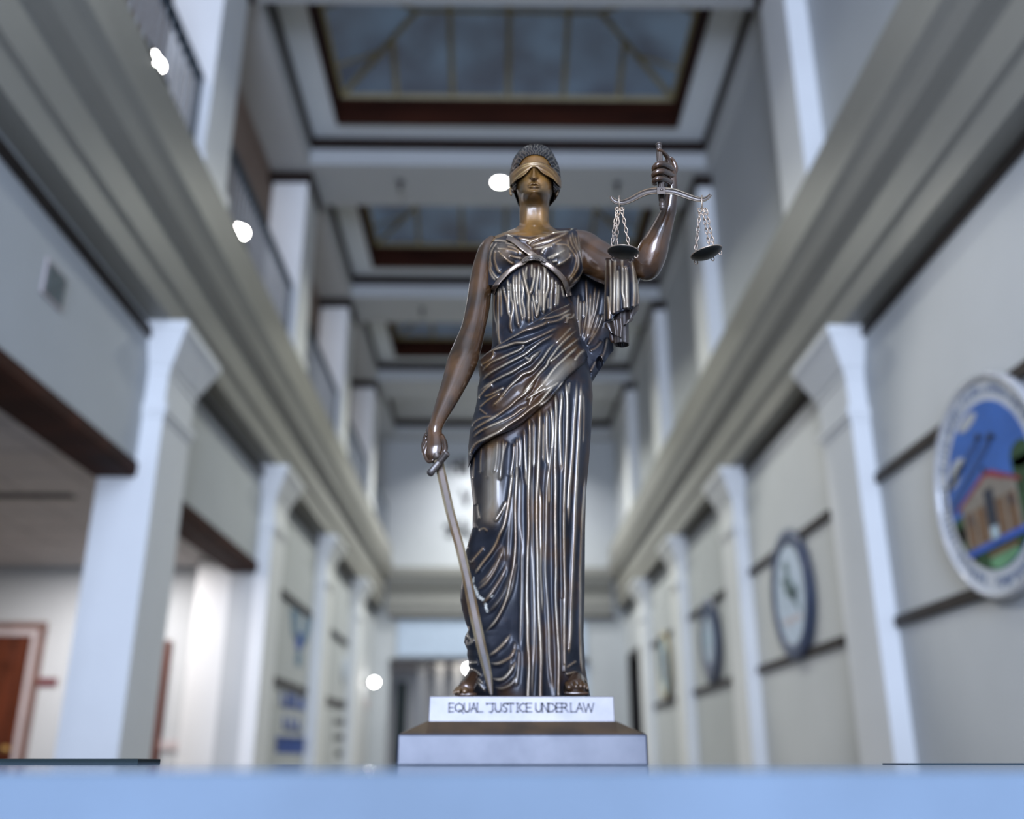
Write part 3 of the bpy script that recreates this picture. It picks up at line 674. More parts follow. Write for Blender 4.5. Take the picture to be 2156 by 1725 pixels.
# ------------------------------------------------------------------ relief fields drawn as ridges
class Field:
    def __init__(s, x0, y0, x1, y1, ss=1.0):
        s.x0, s.y0, s.ss = x0, y0, ss; s.w = int((x1-x0)*ss)+1; s.h = int((y1-y0)*ss)+1
        s.F = np.zeros((s.h, s.w)); s.Wr = np.zeros((s.h, s.w)); s.C = np.zeros((s.h, s.w)); s.Wd = np.zeros((s.h, s.w))
    def stroke(s, pts, w, h, sharp=2.1, taper=.13, wear=1.0, into='F', jit=0.0):
        w0 = w; w = w*1.3; W2 = w*2.0
        P = np.array(pts, float)
        # Catmull-Rom resample
        if len(P) > 2:
            Q = np.vstack([2*P[0]-P[1], P, 2*P[-1]-P[-2]]); out = []
            for i in range(1, len(Q)-2):
                t = np.linspace(0, 1, 8, endpoint=False)[:, None]
                a, b, c, d = Q[i-1], Q[i], Q[i+1], Q[i+2]
                out.append(.5*((2*b)+(-a+c)*t+(2*a-5*b+4*c-d)*t*t+(-a+3*b-3*c+d)*t**3))
            P = np.vstack(out+[Q[-2][None]])
        seg = np.hypot(*(P[1:]-P[:-1]).T); cum = np.concatenate([[0], np.cumsum(seg)]); tot = cum[-1]
        bx0 = max(0, int((P[:, 0].min()-W2-s.x0)*s.ss)); bx1 = min(s.w, int((P[:, 0].max()+W2-s.x0)*s.ss)+2)
        by0 = max(0, int((P[:, 1].min()-W2-s.y0)*s.ss)); by1 = min(s.h, int((P[:, 1].max()+W2-s.y0)*s.ss)+2)
        if bx1 <= bx0 or by1 <= by0: return
        X, Y = np.meshgrid(np.arange(bx0, bx1)/s.ss+s.x0, np.arange(by0, by1)/s.ss+s.y0)
        bd = np.full(X.shape, 1e9); bt = np.zeros(X.shape)
        for i in range(len(P)-1):
            a, b = P[i], P[i+1]; d = b-a; l2 = max(d@d, 1e-9)
            t = np.clip(((X-a[0])*d[0]+(Y-a[1])*d[1])/l2, 0, 1)
            dd = np.hypot(X-a[0]-t*d[0], Y-a[1]-t*d[1]); k = dd < bd
            bd[k] = dd[k]; bt[k] = (cum[i]+t*seg[i])[k]
        u = bt/max(tot, 1e-6)
        tp = np.clip(np.minimum(u, 1-u)/max(taper, 1e-3), 0, 1) if taper else np.ones_like(u)
        tp = tp*tp*(3-2*tp)
        ww = w*(.45+.55*tp)
        e = np.clip(1-(np.sqrt(bd**2+.7)-.45)/ww, 0, 1)**sharp
        A = getattr(s, into); sub = A[by0:by1, bx0:bx1]; v = h*e*tp
        if h >= 0: np.maximum(sub, v, out=sub)
        else: np.minimum(sub, v, out=sub)
        if into == 'F' and h > 0:
            np.maximum(s.Wd[by0:by1, bx0:bx1], .55*h*np.clip(1-bd/(W2*(.5+.5*tp)), 0, 1)**1.5*tp, out=s.Wd[by0:by1, bx0:bx1])
        if into == 'F' and wear and h > 0:
            wr = s.Wr[by0:by1, bx0:bx1]; np.maximum(wr, np.clip((e-.54)/.38, 0, 1)*wear*.9*np.minimum(1, tp*1.2), out=wr)
    def blur(s, n=1):
        s.F = .9*s.F+s.Wd-.0015
        for _ in range(n):
            for nm in ('F', 'Wr'):
                a = np.pad(getattr(s, nm), 1, mode='edge')
                a = (a[:-2]+2*a[1:-1]+a[2:])/4; a = (a[:, :-2]+2*a[:, 1:-1]+a[:, 2:])/4; setattr(s, nm, a)
    def get(s, px, py, nm='F'):
        A = getattr(s, nm); x = np.clip((px-s.x0)*s.ss, 0, s.w-1.001); y = np.clip((py-s.y0)*s.ss, 0, s.h-1.001)
        i = x.astype(int); j = y.astype(int); a = x-i; b = y-j
        return A[j, i]*(1-a)*(1-b)+A[j, i+1]*a*(1-b)+A[j+1, i]*(1-a)*b+A[j+1, i+1]*a*b
def grid(name, P, mt, parent, closed=False, wear=None, chip=None, caps=False):
    P = np.asarray(P, float); R, Cn, _ = P.shape; me = bpy.data.meshes.new(name)
    idx = np.arange(R*Cn).reshape(R, Cn)
    nx = idx if not closed else np.concatenate([idx, idx[:, :1]], 1)
    q = np.stack([nx[:-1, :-1], nx[:-1, 1:], nx[1:, 1:], nx[1:, :-1]], -1).reshape(-1, 4)
    me.vertices.add(R*Cn); me.vertices.foreach_set('co', P.reshape(-1))
    n = len(q); me.loops.add(4*n); me.polygons.add(n)
    me.loops.foreach_set('vertex_index', q.reshape(-1).astype(np.int32))
    me.polygons.foreach_set('loop_start', np.arange(0, 4*n, 4, dtype=np.int32))
    me.update(calc_edges=True); me.validate()
    for nm, a in (('wear', wear), ('chip', chip)):
        if a is not None:
            at_ = me.attributes.new(nm, 'FLOAT', 'POINT'); at_.data.foreach_set('value', np.ascontiguousarray(a, dtype=np.float32).reshape(-1))
    bm = bmesh.new(); bm.from_mesh(me)
    if caps and closed:
        bm.verts.ensure_lookup_table()
        for row in (0, R-1):
            try: bm.faces.new([bm.verts[i] for i in idx[row]])
            except ValueError: pass
    bmesh.ops.recalc_face_normals(bm, faces=bm.faces); bm.to_mesh(me); bm.free()
    return link(name, me, mt, parent, True)
def ip(y, tab): 
    t = np.array(tab, float); return np.interp(y, t[:, 0], t[:, 1])
def frame(ox, oy, s): return lambda L: [(ox+x/s, oy+y/s) for x, y in L]
def ips(y, tab, w=5):
    return sum(ip(y+d, tab) for d in np.linspace(-w, w, 9))/9
T = frame(1000, 470, 8.015); MM = frame(985, 620, 8.015); LL = frame(985, 800, 8.015); KK = frame(975, 1000, 8.015)
JJ = frame(960, 1140, 8.015); BB = frame(950, 1265, 7.09); CC = frame(1190, 540, 10.78); C2 = frame(1190, 660, 10.78)
# ------------------------------------------------------------------ gown: outline, depth, soft forms
GL = [(482,1090),(488,1066),(495,1050),(503,1036),(520,1027),(545,1020),(570,1016),(590,1014),(600,1014),(605,1024),(613,1036),(664,1037),(727,1036),(757,1030),(800,1016),(850,1008),(910,998),(960,992),(990,989),(1012,991),(1063,996),(1101,995),(1112,995),(1129,989),(1161,981),(1200,975),(1240,970),(1262,969),(1285,973),(1307,979),(1327,986),(1340,979),(1353,977),(1369,984),(1380,983),(1392,987),(1402,986),(1408,989),(1420,984),(1440,978),(1455,988),(1466,1000)]
GR = [(482,1214),(488,1228),(500,1230),(553,1231),(571,1229),(590,1220),(608,1203),(618,1198),(631,1201),(645,1206),(682,1216),(726,1221),(741,1230),(764,1238),(802,1246),(833,1248),(884,1246),(935,1243),(973,1240),(1037,1234),(1114,1232),(1242,1231),(1340,1229),(1405,1232),(1440,1238),(1466,1243)]
GD = [(482,.030),(500,.046),(540,.052),(600,.052),(660,.050),(730,.052),(800,.060),(950,.060),(1100,.060),(1300,.058),(1466,.064)]
def gauss(px, py, cx, cy, sx, sy): return np.exp(-((px-cx)/sx)**2-((py-cy)/sy)**2)
def dome(px, py, cx, cy, rx, ry, p=1.0):
    d = 1-((px-cx)/rx)**2-((py-cy)/ry)**2; return np.clip(d, 0, None)**p
def soft(px, py):
    b = .020*gauss(px, py, 1055, 535, 27, 30)*(1-.0*px)+.020*gauss(px, py, 1182, 532, 27, 30)
    b = b - .006*gauss(px, py, 1118, 545, 14, 40)
    b = b + .008*gauss(px, py, 1118, 700, 60, 60)
    # bent knee pushing the cloth forward, thigh above it
    yy = np.clip(py, 900, 1098); b = b + .016*np.exp(-((px-(1038+(yy-1000)*-.03))/30)**2-((py-yy)/34)**2)*np.clip((py-860)/130, 0, 1)
    b = b - .008*gauss(px, py, 1050, 1300, 34, 130)
    b = b + .006*gauss(px, py, 1180, 1000, 50, 260)
    return b
def gownY(px, py, extra=0.0):
    xl, xr = ip(py, GL), ip(py, GR); u = np.clip((px-(xl+xr)/2)/((xr-xl)/2), -1, 1)
    return YC-(ip(py, GD)+extra)*np.clip(1-np.abs(u)**2.2, 0, 1)**.58-soft(px, py)*np.clip(1-u**6, 0, 1)
gf = Field(955, 476, 1262, 1470, 1.0)
mm = .001
def S3(f, items):
    for it in items:
        fr, w, h, pts = it[:4]; kw = it[4] if len(it) > 4 else {}
        f.stroke(fr(pts), w, h*mm, **kw)
s_, m_, w_ = (8, 5.0), (6.5, 3.6), (7, 1.8)
S3(gf, [
 (T,7,4.2,[(400,1060),(390,1250),(385,1450),(390,1723),(395,1900),(420,2050),(400,2150)]),(T,6,3.4,[(470,1040),(500,1200),(540,1350),(560,1500),(600,1600),(590,1723),(610,1850)]),
 (T,6,3.2,[(550,930),(560,1150),(560,1400),(585,1560)]),(T,7.5,4.6,[(660,840),(650,1000),(660,1200),(690,1450),(720,1650),(760,1800)]),
 (T,6,4.2,[(630,1260),(640,1450),(610,1600),(600,1723),(625,1880)]),(T,6.5,3.8,[(750,780),(745,1000),(750,1250),(770,1450),(800,1600),(790,1700)]),
 (T,9,6.2,[(800,740),(840,950),(890,1150),(910,1250),(900,1400),(910,1550),(905,1720)]),(T,5,3,[(880,720),(860,850),(870,960)]),
 (T,7.5,5.2,[(1000,730),(1000,900),(960,1100),(915,1220)]),(T,4.5,2.6,[(960,680),(955,850),(965,930)]),
 (T,6.5,4,[(1080,690),(1070,850),(1050,1000),(1035,1150),(1040,1300),(1035,1400)]),(T,9,6.2,[(1130,700),(1180,800),(1170,1000),(1165,1180),(1165,1350),(1155,1560)]),
 (T,7.5,4.8,[(1215,800),(1245,950),(1235,1100),(1190,1250),(1160,1400)]),(T,6,4.2,[(970,1190),(1000,1350),(1030,1500),(1045,1620)]),(T,6.5,4.2,[(1080,1100),(1090,1300),(1070,1450),(1045,1600)]),
 (T,6.5,4,[(1300,890),(1310,1050),(1290,1200),(1280,1500)]),(T,6,3.4,[(1360,950),(1380,1100),(1370,1300),(1350,1430)]),(T,5.5,3,[(1410,1020),(1410,1200),(1390,1400)]),(T,5,2.6,[(1460,1050),(1500,1250)]),
 (T,5,3,[(330,1150),(320,1400),(335,1600),(370,1723),(360,1900)]),(T,5.5,3,[(790,920),(810,1150),(800,1300),(830,1450),(840,1650)]),(T,5,2.4,[(700,850),(700,1000),(705,1200),(730,1400)]),
 (T,5,2.4,[(600,1000),(605,1200),(615,1350)]),(T,5,2.4,[(430,1080),(440,1300),(445,1600)]),(T,4.5,2.2,[(1110,760),(1120,1000),(1115,1250),(1120,1450)]),(T,4.5,2.2,[(1240,1250),(1230,1450)]),(T,4.5,2.2,[(960,1300),(965,1500),(975,1680)]),
 # bodice
 (T,5,2.6,[(490,190),(700,198),(900,218),(1150,192),(1350,162),(1590,140)],dict(taper=.03)),(T,7,3,[(700,240),(850,270),(940,290),(1100,230),(1300,190)]),(T,8,3.6,[(895,375),(950,305),(1100,240)]),
 (T,7,3.6,[(920,400),(1050,350),(1250,290),(1450,210),(1590,150)]),(T,6,3,[(960,440),(1150,400),(1330,330),(1500,260)]),(T,7,3.4,[(1110,530),(1180,420),(1330,370)]),(T,7,2.6,[(1215,600),(1300,555),(1420,490)]),
 (T,7,2.8,[(350,430),(500,432),(650,462),(770,510)]),(T,8,3.4,[(370,450),(480,560),(600,660),(680,670)]),(T,8,3.4,[(348,440),(330,600),(380,780),(450,850)]),(T,6,2.8,[(520,380),(680,420),(830,530)]),(T,6,2.6,[(560,540),(680,570),(800,595)]),(T,5,2.4,[(500,330),(650,360),(740,400)]),
 (T,6,3,[(240,620),(260,760),(330,880),(400,950)]),(T,6,3,[(290,420),(255,600),(290,760)]),(T,5,2.4,[(230,720),(270,860),(350,970)]),
 (T,6,3.6,[(320,290),(230,450),(190,650),(160,850),(160,930)]),(T,5,3,[(270,310),(190,480),(150,700),(110,960)]),(T,5,2.6,[(380,320),(300,430),(260,560)]),(T,6,2.6,[(280,290),(420,290),(560,310)]),
 (T,8,3,[(1580,470),(1600,560),(1500,650),(1370,720)]),(T,7,2.8,[(1330,350),(1550,370),(1650,480),(1690,600)]),(T,7,2.4,[(1280,600),(1400,520),(1540,440)]),(T,6,2.4,[(1400,640),(1300,650)]),
 (T,7,4.2,[(1600,150),(1640,350),(1720,500),(1750,650),(1720,800),(1570,1020)]),(T,6.5,4,[(1680,160),(1720,350),(1780,520),(1830,700),(1830,800),(1750,930),(1600,1050)]),(T,6,3.4,[(1790,180),(1790,380),(1830,560),(1850,700)]),
 (T,6.5,3.6,[(1560,230),(1590,400),(1700,560),(1700,700),(1650,850),(1550,960)]),(T,6,3.4,[(1590,1090),(1700,1040),(1800,930)]),(T,5,2.6,[(1740,160),(1760,400),(1800,600)]),(T,5,2.6,[(1640,140),(1670,300),(1740,480)]),
 # skirt, upper
 (LL,5,3,[(1720,30),(1700,240)]),(LL,6.5,3.8,[(1580,150),(1580,400),(1560,700),(1560,1000),(1570,1300),(1590,1600)]),
 (LL,6.5,3.8,[(1390,430),(1420,640),(1430,900),(1415,1200)]),(LL,6.5,3.2,[(1330,490),(1330,700),(1330,1000),(1340,1250),(1360,1500)]),
 (LL,6,4.2,[(945,800),(960,1100),(970,1400),(990,1723),(1010,1780)]),
 (LL,6,3,[(830,960),(830,1300),(820,1700)]),(LL,6.5,3.2,[(780,1050),(770,1300),(720,1650)]),(LL,5,2,[(870,950),(890,1200),(880,1500)]),(LL,6,2.8,[(500,1000),(490,1200),(470,1400),(430,1600)]),(LL,6,2.6,[(340,1060),(335,1300),(325,1700)]),(LL,6,3,[(600,990),(590,1250),(560,1500),(540,1723)]),(LL,5,2.6,[(660,1030),(600,1250),(575,1400)]),
 (LL,6,2.6,[(230,1130),(215,1350),(215,1600)]),(LL,5,2.4,[(110,1280),(95,1500),(90,1700)]),(LL,5,2.2,[(1950,200),(1960,600),(1945,1100)]),(LL,6,2.4,[(1280,700),(1275,1000),(1275,1400)]),(LL,6,2.4,[(1110,700),(1110,1000),(1110,1500)]),
 # skirt, middle
 (KK,5,3.4,[(1050,0),(1085,180)]),(KK,6,2.4,[(1440,-100),(1450,300),(1450,500)]),(KK,9,2.8,[(960,0),(960,400),(955,800),(1000,1200),(990,1500)],dict(sharp=1.2,wear=.2)),
 (KK,9,5.4,[(835,-60),(790,300),(760,500),(725,700),(690,850),(620,1000),(560,1150),(450,1330),(300,1520),(190,1690)],dict(taper=.06)),(KK,6.5,3.4,[(735,430),(680,560),(600,690),(520,800)]),(KK,9,3,[(860,250),(820,550),(790,800),(760,1100),(740,1500)],dict(sharp=1.2,wear=.15)),
 (KK,8,3.4,[(360,1210),(220,1370),(110,1500)]),(KK,7,2.2,[(260,940),(350,900),(420,960)]),(KK,5,2,[(240,480),(270,650),(300,760)]),(KK,6,2.4,[(150,900),(120,1050),(60,1250)]),
 # skirt, lower
 (JJ,7,3,[(1030,330),(980,600),(940,800),(840,1050)],dict(wear=.3)),(JJ,6,2.6,[(1120,-60),(1110,400),(1100,800),(1090,1200)],dict(wear=.3)),
 # hem
 (BB,10,5,[(1680,-60),(1690,500),(1690,900),(1700,1090)],dict(wear=.2,taper=.03)),(BB,7,5,[(1800,-60),(1790,400),(1770,650),(1750,820)]),
 (BB,6,4.6,[(1700,1100),(1780,1085),(1850,1070),(1950,1125),(2030,1235),(2060,1330)],dict(taper=.04)),(BB,6,3,[(1720,1000),(1870,900)]),
 (BB,8,2.8,[(960,600),(900,850),(870,1050)],dict(wear=.2)),(BB,8,3,[(1010,700),(1000,1000),(960,1300)],dict(wear=.3)),
 (BB,9,4.4,[(350,560),(280,640),(210,640)]),(BB,8,4,[(270,380),(240,500),(330,640)]),(BB,7,4.4,[(400,920),(300,930),(260,950)]),(BB,7,4,[(460,1130),(350,1040),(270,1010)]),(BB,7,4,[(480,1250),(380,1150),(240,1090)]),(BB,7,4,[(520,1370),(400,1230),(300,1140),(200,1150)]),
])
ID_ = lambda L: L
S3(gf, [
 (ID_,8.5,6.4,[(1191,800),(1194.5,840),(1194.5,875),(1193.4,925),(1191.5,970),(1189,1020),(1187.7,1080),(1187.8,1140),(1188.8,1200),(1190,1250),(1188.5,1305),(1188.4,1360),(1189,1420)],dict(taper=.04)),
 (ID_,8,6.2,[(1169.5,828),(1171,875),(1169.7,925),(1168.6,975),(1169.6,1020),(1169,1090),(1170,1150),(1170.8,1200),(1170,1245),(1171.5,1290),(1175,1345),(1176.8,1390),(1175.7,1480)],dict(taper=.03)),
 (ID_,9.5,7,[(1136,860),(1136,900),(1134.7,937),(1133.4,975),(1132,1010),(1130.2,1040),(1129.7,1085),(1130.5,1130),(1131.6,1170),(1132.2,1210),(1133.2,1262),(1135,1305),(1138,1352),(1139,1392),(1138.2,1434),(1137.6,1485)],dict(taper=.03)),
 (ID_,9,7,[(1113.5,878),(1115.4,915),(1115.4,950),(1114.7,985),(1113,1020),(1112.2,1062),(1112.8,1112),(1111,1162),(1109.8,1215),(1109.2,1262),(1110.6,1305),(1111,1350),(1113.5,1388),(1113.8,1410),(1112.2,1441),(1110.8,1485)],dict(taper=.03)),
 (ID_,8.5,6,[(1223.3,800),(1222.6,850),(1219.6,912),(1217,962),(1214.8,1010),(1212,1062),(1210,1125),(1207,1185),(1204.4,1240),(1202.4,1300),(1200,1350),(1197,1385)],dict(taper=.06)),
 (ID_,8.5,5,[(1214.6,795),(1213.3,837),(1209.6,887),(1207,937),(1203.3,987),(1200,1020),(1197.7,1055),(1197,1110)],dict(taper=.15)),
 (ID_,8,5.2,[(1232,1000),(1228.3,1062),(1225,1112),(1223,1165),(1221.8,1215),(1221.8,1270),(1221.4,1330),(1223.4,1390),(1227,1428)],dict(taper=.08)),
 (ID_,8,6,[(1088,965),(1088.5,992),(1086,1037),(1084.8,1075),(1085.4,1112),(1085,1150),(1081.3,1190),(1074.8,1221),(1068.5,1252),(1059.8,1277),(1049.8,1297),(1037.4,1315),(1017,1336)],dict(taper=.1)),
 (ID_,7,3.2,[(1119.7,985),(1119.7,1125),(1121.5,1190),(1123.3,1250),(1124.8,1320),(1124,1385),(1120.8,1434),(1120.6,1480)],dict(taper=.1,wear=.4)),
 (ID_,9,3.6,[(1163,900),(1161.5,940),(1157,985),(1151.5,1030),(1149.7,1125),(1148.2,1200),(1152.5,1265),(1156,1330),(1157,1380),(1161.6,1427),(1168,1475)],dict(taper=.1,wear=.4)),
 (ID_,5.5,4.2,[(1133,1005),(1138.4,1050),(1138.5,1100),(1139.2,1150),(1138.4,1205),(1140.9,1252),(1142,1302)],dict(taper=.15)),
 (ID_,6,3.2,[(1099,1110),(1098.5,1190),(1098,1250),(1096,1320),(1094,1380)],dict(taper=.2,wear=.4)),
 (JJ,13,5,[(800,60),(740,260),(640,500),(490,710),(300,860)],dict(wear=.5,taper=.3)),(JJ,12,4.4,[(880,330),(790,560),(660,780),(540,950),(400,1120)],dict(wear=.5,taper=.3)),(JJ,14,4.4,[(960,420),(820,830),(660,1080),(470,1270)],dict(wear=.15,taper=.3)),
 (BB,10,5,[(900,480),(800,620),(680,740),(530,845)],dict(taper=.3)),(BB,10,5.4,[(980,640),(900,820),(790,900),(680,940),(550,925)],dict(taper=.3)),(BB,10,5.4,[(990,860),(890,1040),(790,1155),(700,1180),(570,1150)],dict(taper=.3)),(BB,9,4,[(1010,1080),(900,1240),(760,1310),(620,1290)],dict(taper=.3,wear=.4)),
 (KK,12,5,[(700,1150),(630,1380),(500,1580),(400,1723),(230,1880)],dict(wear=.4,taper=.25)),
])
gf.blur(1)
chipf = Field(955, 1180, 1262, 1320)
for pts, w in (([(300,620),(290,700)],2),([(300,760),(350,870),(380,930),(450,980)],3.4),([(500,1060),(510,1130),(525,1180)],2.6),([(595,940),(620,915)],1.2)): chipf.stroke(JJ(pts), w, 1.0, taper=0, into='C', wear=0, sharp=.8)
chipf.C *= (RNG.random(chipf.C.shape) > .3)
NECK = [(1030,503),(1040,499),(1052,496),(1064,493.5),(1090,494.5),(1112,497),(1144,494),(1169,490),(1199,487),(1206,482),(1214,478)]
rows = np.arange(481, 1467.2, 1.35); NF = 260; NBk = 46
ths = np.concatenate([np.linspace(0, math.pi, NF), np.linspace(math.pi, 2*math.pi, NBk+2)[1:-1]])
PY, TH = np.meshgrid(rows, ths, indexing='ij'); xl, xr = ip(PY, GL), ip(PY, GR)
PXg = (xl+xr)/2-(xr-xl)/2*np.cos(TH)
front = TH <= math.pi
ed = np.clip(np.sin(TH)/.16, 0, 1)
Yf = gownY(PXg, PY)-gf.get(PXg, PY)*ed
Yb = YC+ip(PY, GD)*1.0*np.abs(np.sin(TH))**.8+.004*np.abs(np.sin(TH))*np.sin(TH*34)*np.clip((PY-560)/300, 0, 1)
Yg = np.where(front, Yf, Yb)
cut = np.clip((np.interp(PXg, *zip(*NECK))-PY)/2.0, 0, 1)*front; Yg = Yg+.022*cut
# small opening in the hem over the right-hand foot
hole = np.clip(dome(PXg, PY, 1213, 1452, 27, 26)*4, 0, 1)*front; Yg = Yg+.026*hole
wear = gf.get(PXg, PY, 'Wr')*front
yc_ = np.clip(PY, 945, 1085)                  # highlights on thigh, knee and bosom, painted in through the wear
sheen = .62*np.exp(-((PXg-1037+(yc_-945)*.04)/15)**2-((PY-yc_)/18)**2)+.35*gauss(PXg, PY, 1060, 532, 17, 18)+.35*gauss(PXg, PY, 1186, 530, 17, 18)
wear = np.maximum(wear, sheen*front); chip = chipf.get(PXg, PY, 'C')*front*((PY > 1181) & (PY < 1319))
grid('gown', at(PXg, PY, Yg), B_CLOTH, st, closed=True, wear=wear, chip=chip, caps=True)
# ------------------------------------------------------------------ mantle wrapped over the hips
ML = [(600,1036),(700,1024),(740,1013),(757,1006),(775,1006),(795,1010),(805,1009),(815,1006),(836,1005),(850,1003),(864,1000),(890,993),(910,989),(940,986),(985,986),(1000,990)]
MR = [(600,1196),(625,1199),(640,1207),(660,1211),(682,1217),(700,1220),(726,1224),(741,1235),(764,1241),(800,1247),(1000,1242)]
def mantY(px, py, off):
    xl, xr = ip(py, ML), ip(py, MR); u = np.clip((px-(xl+xr)/2)/((xr-xl)/2), -1, 1)
    return YC-(ip(py, GD)+off)*np.clip(1-np.abs(u)**2.2, 0, 1)**.58-soft(px, py)*np.clip(1-u**6, 0, 1)
UP = [(960,800),(1004,766),(1008,757),(1026,742),(1045,729),(1066,714),(1090,700),(1110,687),(1140,669),(1160,657),(1180,648),(1198,640),(1206,633),(1230,620)]
LO = [(960,1000),(986,986),(990,976),(1000,955),(1015,938),(1045,919),(1080,905),(1100,894),(1120,876),(1140,858),(1160,839),(1180,816),(1195,797),(1215,779),(1230,766),(1242,745),(1260,725)]
mf = Field(980, 610, 1262, 1000)
S3(mf, [(MM,6,4,[(1720,160),(1600,205),(1450,268),(1300,358),(1150,440),(1000,530),(850,640),(650,750)],dict(taper=.03)),(MM,6.5,4.6,[(1740,240),(1600,330),(1450,380),(1340,405),(1260,402),(1150,440)]),(MM,10,7,[(1340,430),(1290,500),(1100,570),(950,610),(800,680),(640,760),(400,905)],dict(taper=.06)),
 (MM,8,5,[(1760,330),(1650,360),(1550,430),(1380,470),(1330,425)]),(MM,6,4.4,[(1640,350),(1680,390),(1760,390),(1800,320)]),(MM,6,4,[(1690,400),(1660,500)]),(MM,8.5,6,[(1560,540),(1450,590),(1250,690),(1080,760),(960,810),(800,820),(650,870),(450,930),(330,970),(180,1080)]),
 (MM,7.5,5.2,[(960,810),(930,880),(860,940),(700,1010),(520,1090),(380,1160),(230,1300)]),(MM,6,4.4,[(430,930),(420,1040),(330,1130),(200,1200)]),(MM,7.5,5.4,[(1450,620),(1420,690),(1250,790),(1100,900),(980,1000),(830,1080),(640,1180),(420,1300),(320,1370),(220,1480)]),
 (MM,7.5,5.4,[(1270,920),(1150,1010),(1080,1060),(1050,1120),(900,1210),(740,1310),(550,1400),(380,1500),(180,1640)]),(MM,8,5.6,[(1500,800),(1380,920),(1270,1080),(1180,1190),(1080,1290),(930,1350),(830,1440),(700,1560),(590,1700),(500,1850)]),
 (MM,8,5.8,[(1860,580),(1700,720),(1540,880),(1450,1000),(1360,1120),(1330,1200),(1200,1340),(1080,1490),(950,1650),(880,1740)]),(MM,6.5,4.6,[(1890,730),(1750,840),(1600,960),(1470,1080),(1350,1160)]),(MM,7,4.6,[(1880,840),(1800,930),(1650,1070),(1500,1210),(1400,1330),(1300,1470),(1180,1600),(1060,1723)]),
 (MM,9,4.4,[(1985,930),(1880,1010),(1800,1130)]),(MM,26,6.5,[(1900,1080),(1700,1200),(1520,1380),(1330,1530),(1180,1680)],dict(sharp=.9,wear=.35,taper=.25)),(MM,6,3,[(1760,540),(1600,720),(1480,830)]),(MM,5,3,[(950,1060),(1060,1090),(1200,1000)]),
 (LL,6,4.6,[(1560,10),(1450,95),(1200,200),(1050,290),(950,350)]),(LL,9,7.5,[(1440,110),(1330,240),(1200,390),(1080,470),(900,620),(700,750),(500,890),(300,990),(120,1090),(20,1270)],dict(taper=.03)),(LL,8,5.8,[(1620,10),(1480,230),(1350,350),(1180,450)]),
 (LL,8,6,[(1140,0),(1050,130),(950,240),(820,340),(700,450),(560,550),(430,640),(250,740),(120,830),(60,920)]),(LL,8,5,[(830,0),(700,120),(590,250),(520,340),(400,460)]),(LL,6,3.8,[(560,220),(420,290),(300,370),(180,480)]),(LL,6,3.8,[(620,120),(480,200),(350,260),(260,280)]),(LL,7,4.2,[(430,60),(330,130),(250,210),(160,320)]),
 (LL,7.5,5.2,[(1040,430),(900,500),(780,590),(650,660),(500,730),(380,780),(200,870),(60,1000)]),(LL,6,4.2,[(420,610),(250,640),(130,700),(50,800)]),(LL,5,3.6,[(1100,280),(1050,370),(1030,440)]),(LL,5,3,[(190,480),(260,540),(330,590)]),(LL,22,4,[(980,40),(800,220),(560,420),(380,540)],dict(sharp=.9,wear=.1,taper=.3)),(LL,14,2.6,[(800,640),(500,800),(250,900)],dict(sharp=1,wear=.1))])
mf.blur(1)
NS = 330; ang = np.linspace(-.45, math.pi+.45, NS)
def pxs(a, y): xl, xr = ip(y, ML), ip(y, MR); return (xl+xr)/2-(xr-xl)/2*np.cos(a)
def solve(curve):
    lo = np.full(NS, 600.0); hi = np.full(NS, 1005.0)
    for _ in range(40):
        mid = (lo+hi)/2; g = mid-np.interp(pxs(ang, mid), *zip(*curve)); hi = np.where(g > 0, mid, hi); lo = np.where(g > 0, lo, mid)
    return (lo+hi)/2
yU, yV = solve(UP), solve(LO); yV = np.maximum(yV, yU+2)
NV = 190; vv = np.linspace(0, 1, NV)
PYm = yU[None]+(yV-yU)[None]*vv[:, None]; AN = np.broadcast_to(ang, PYm.shape); PXm = pxs(AN, PYm)
dist = np.minimum(PYm-yU[None], yV[None]-PYm); rnd = np.sqrt(np.clip(dist/5.0, 0, 1))
off = -.004+.012*rnd
frm = np.clip(np.sin(AN)/.16, 0, 1)
Ym = np.where(np.sin(AN) >= 0, mantY(PXm, PYm, 0)-off*np.clip(np.sin(AN)*2+.35, 0, 1)-mf.get(PXm, PYm)*frm*np.clip(dist/3, .15, 1), YC+(ip(PYm, GD)+off)*np.abs(np.sin(AN)))
grid('mantle', at(PXm, PYm, Ym), B_CLOTH, st, wear=mf.get(PXm, PYm, 'Wr')*frm)
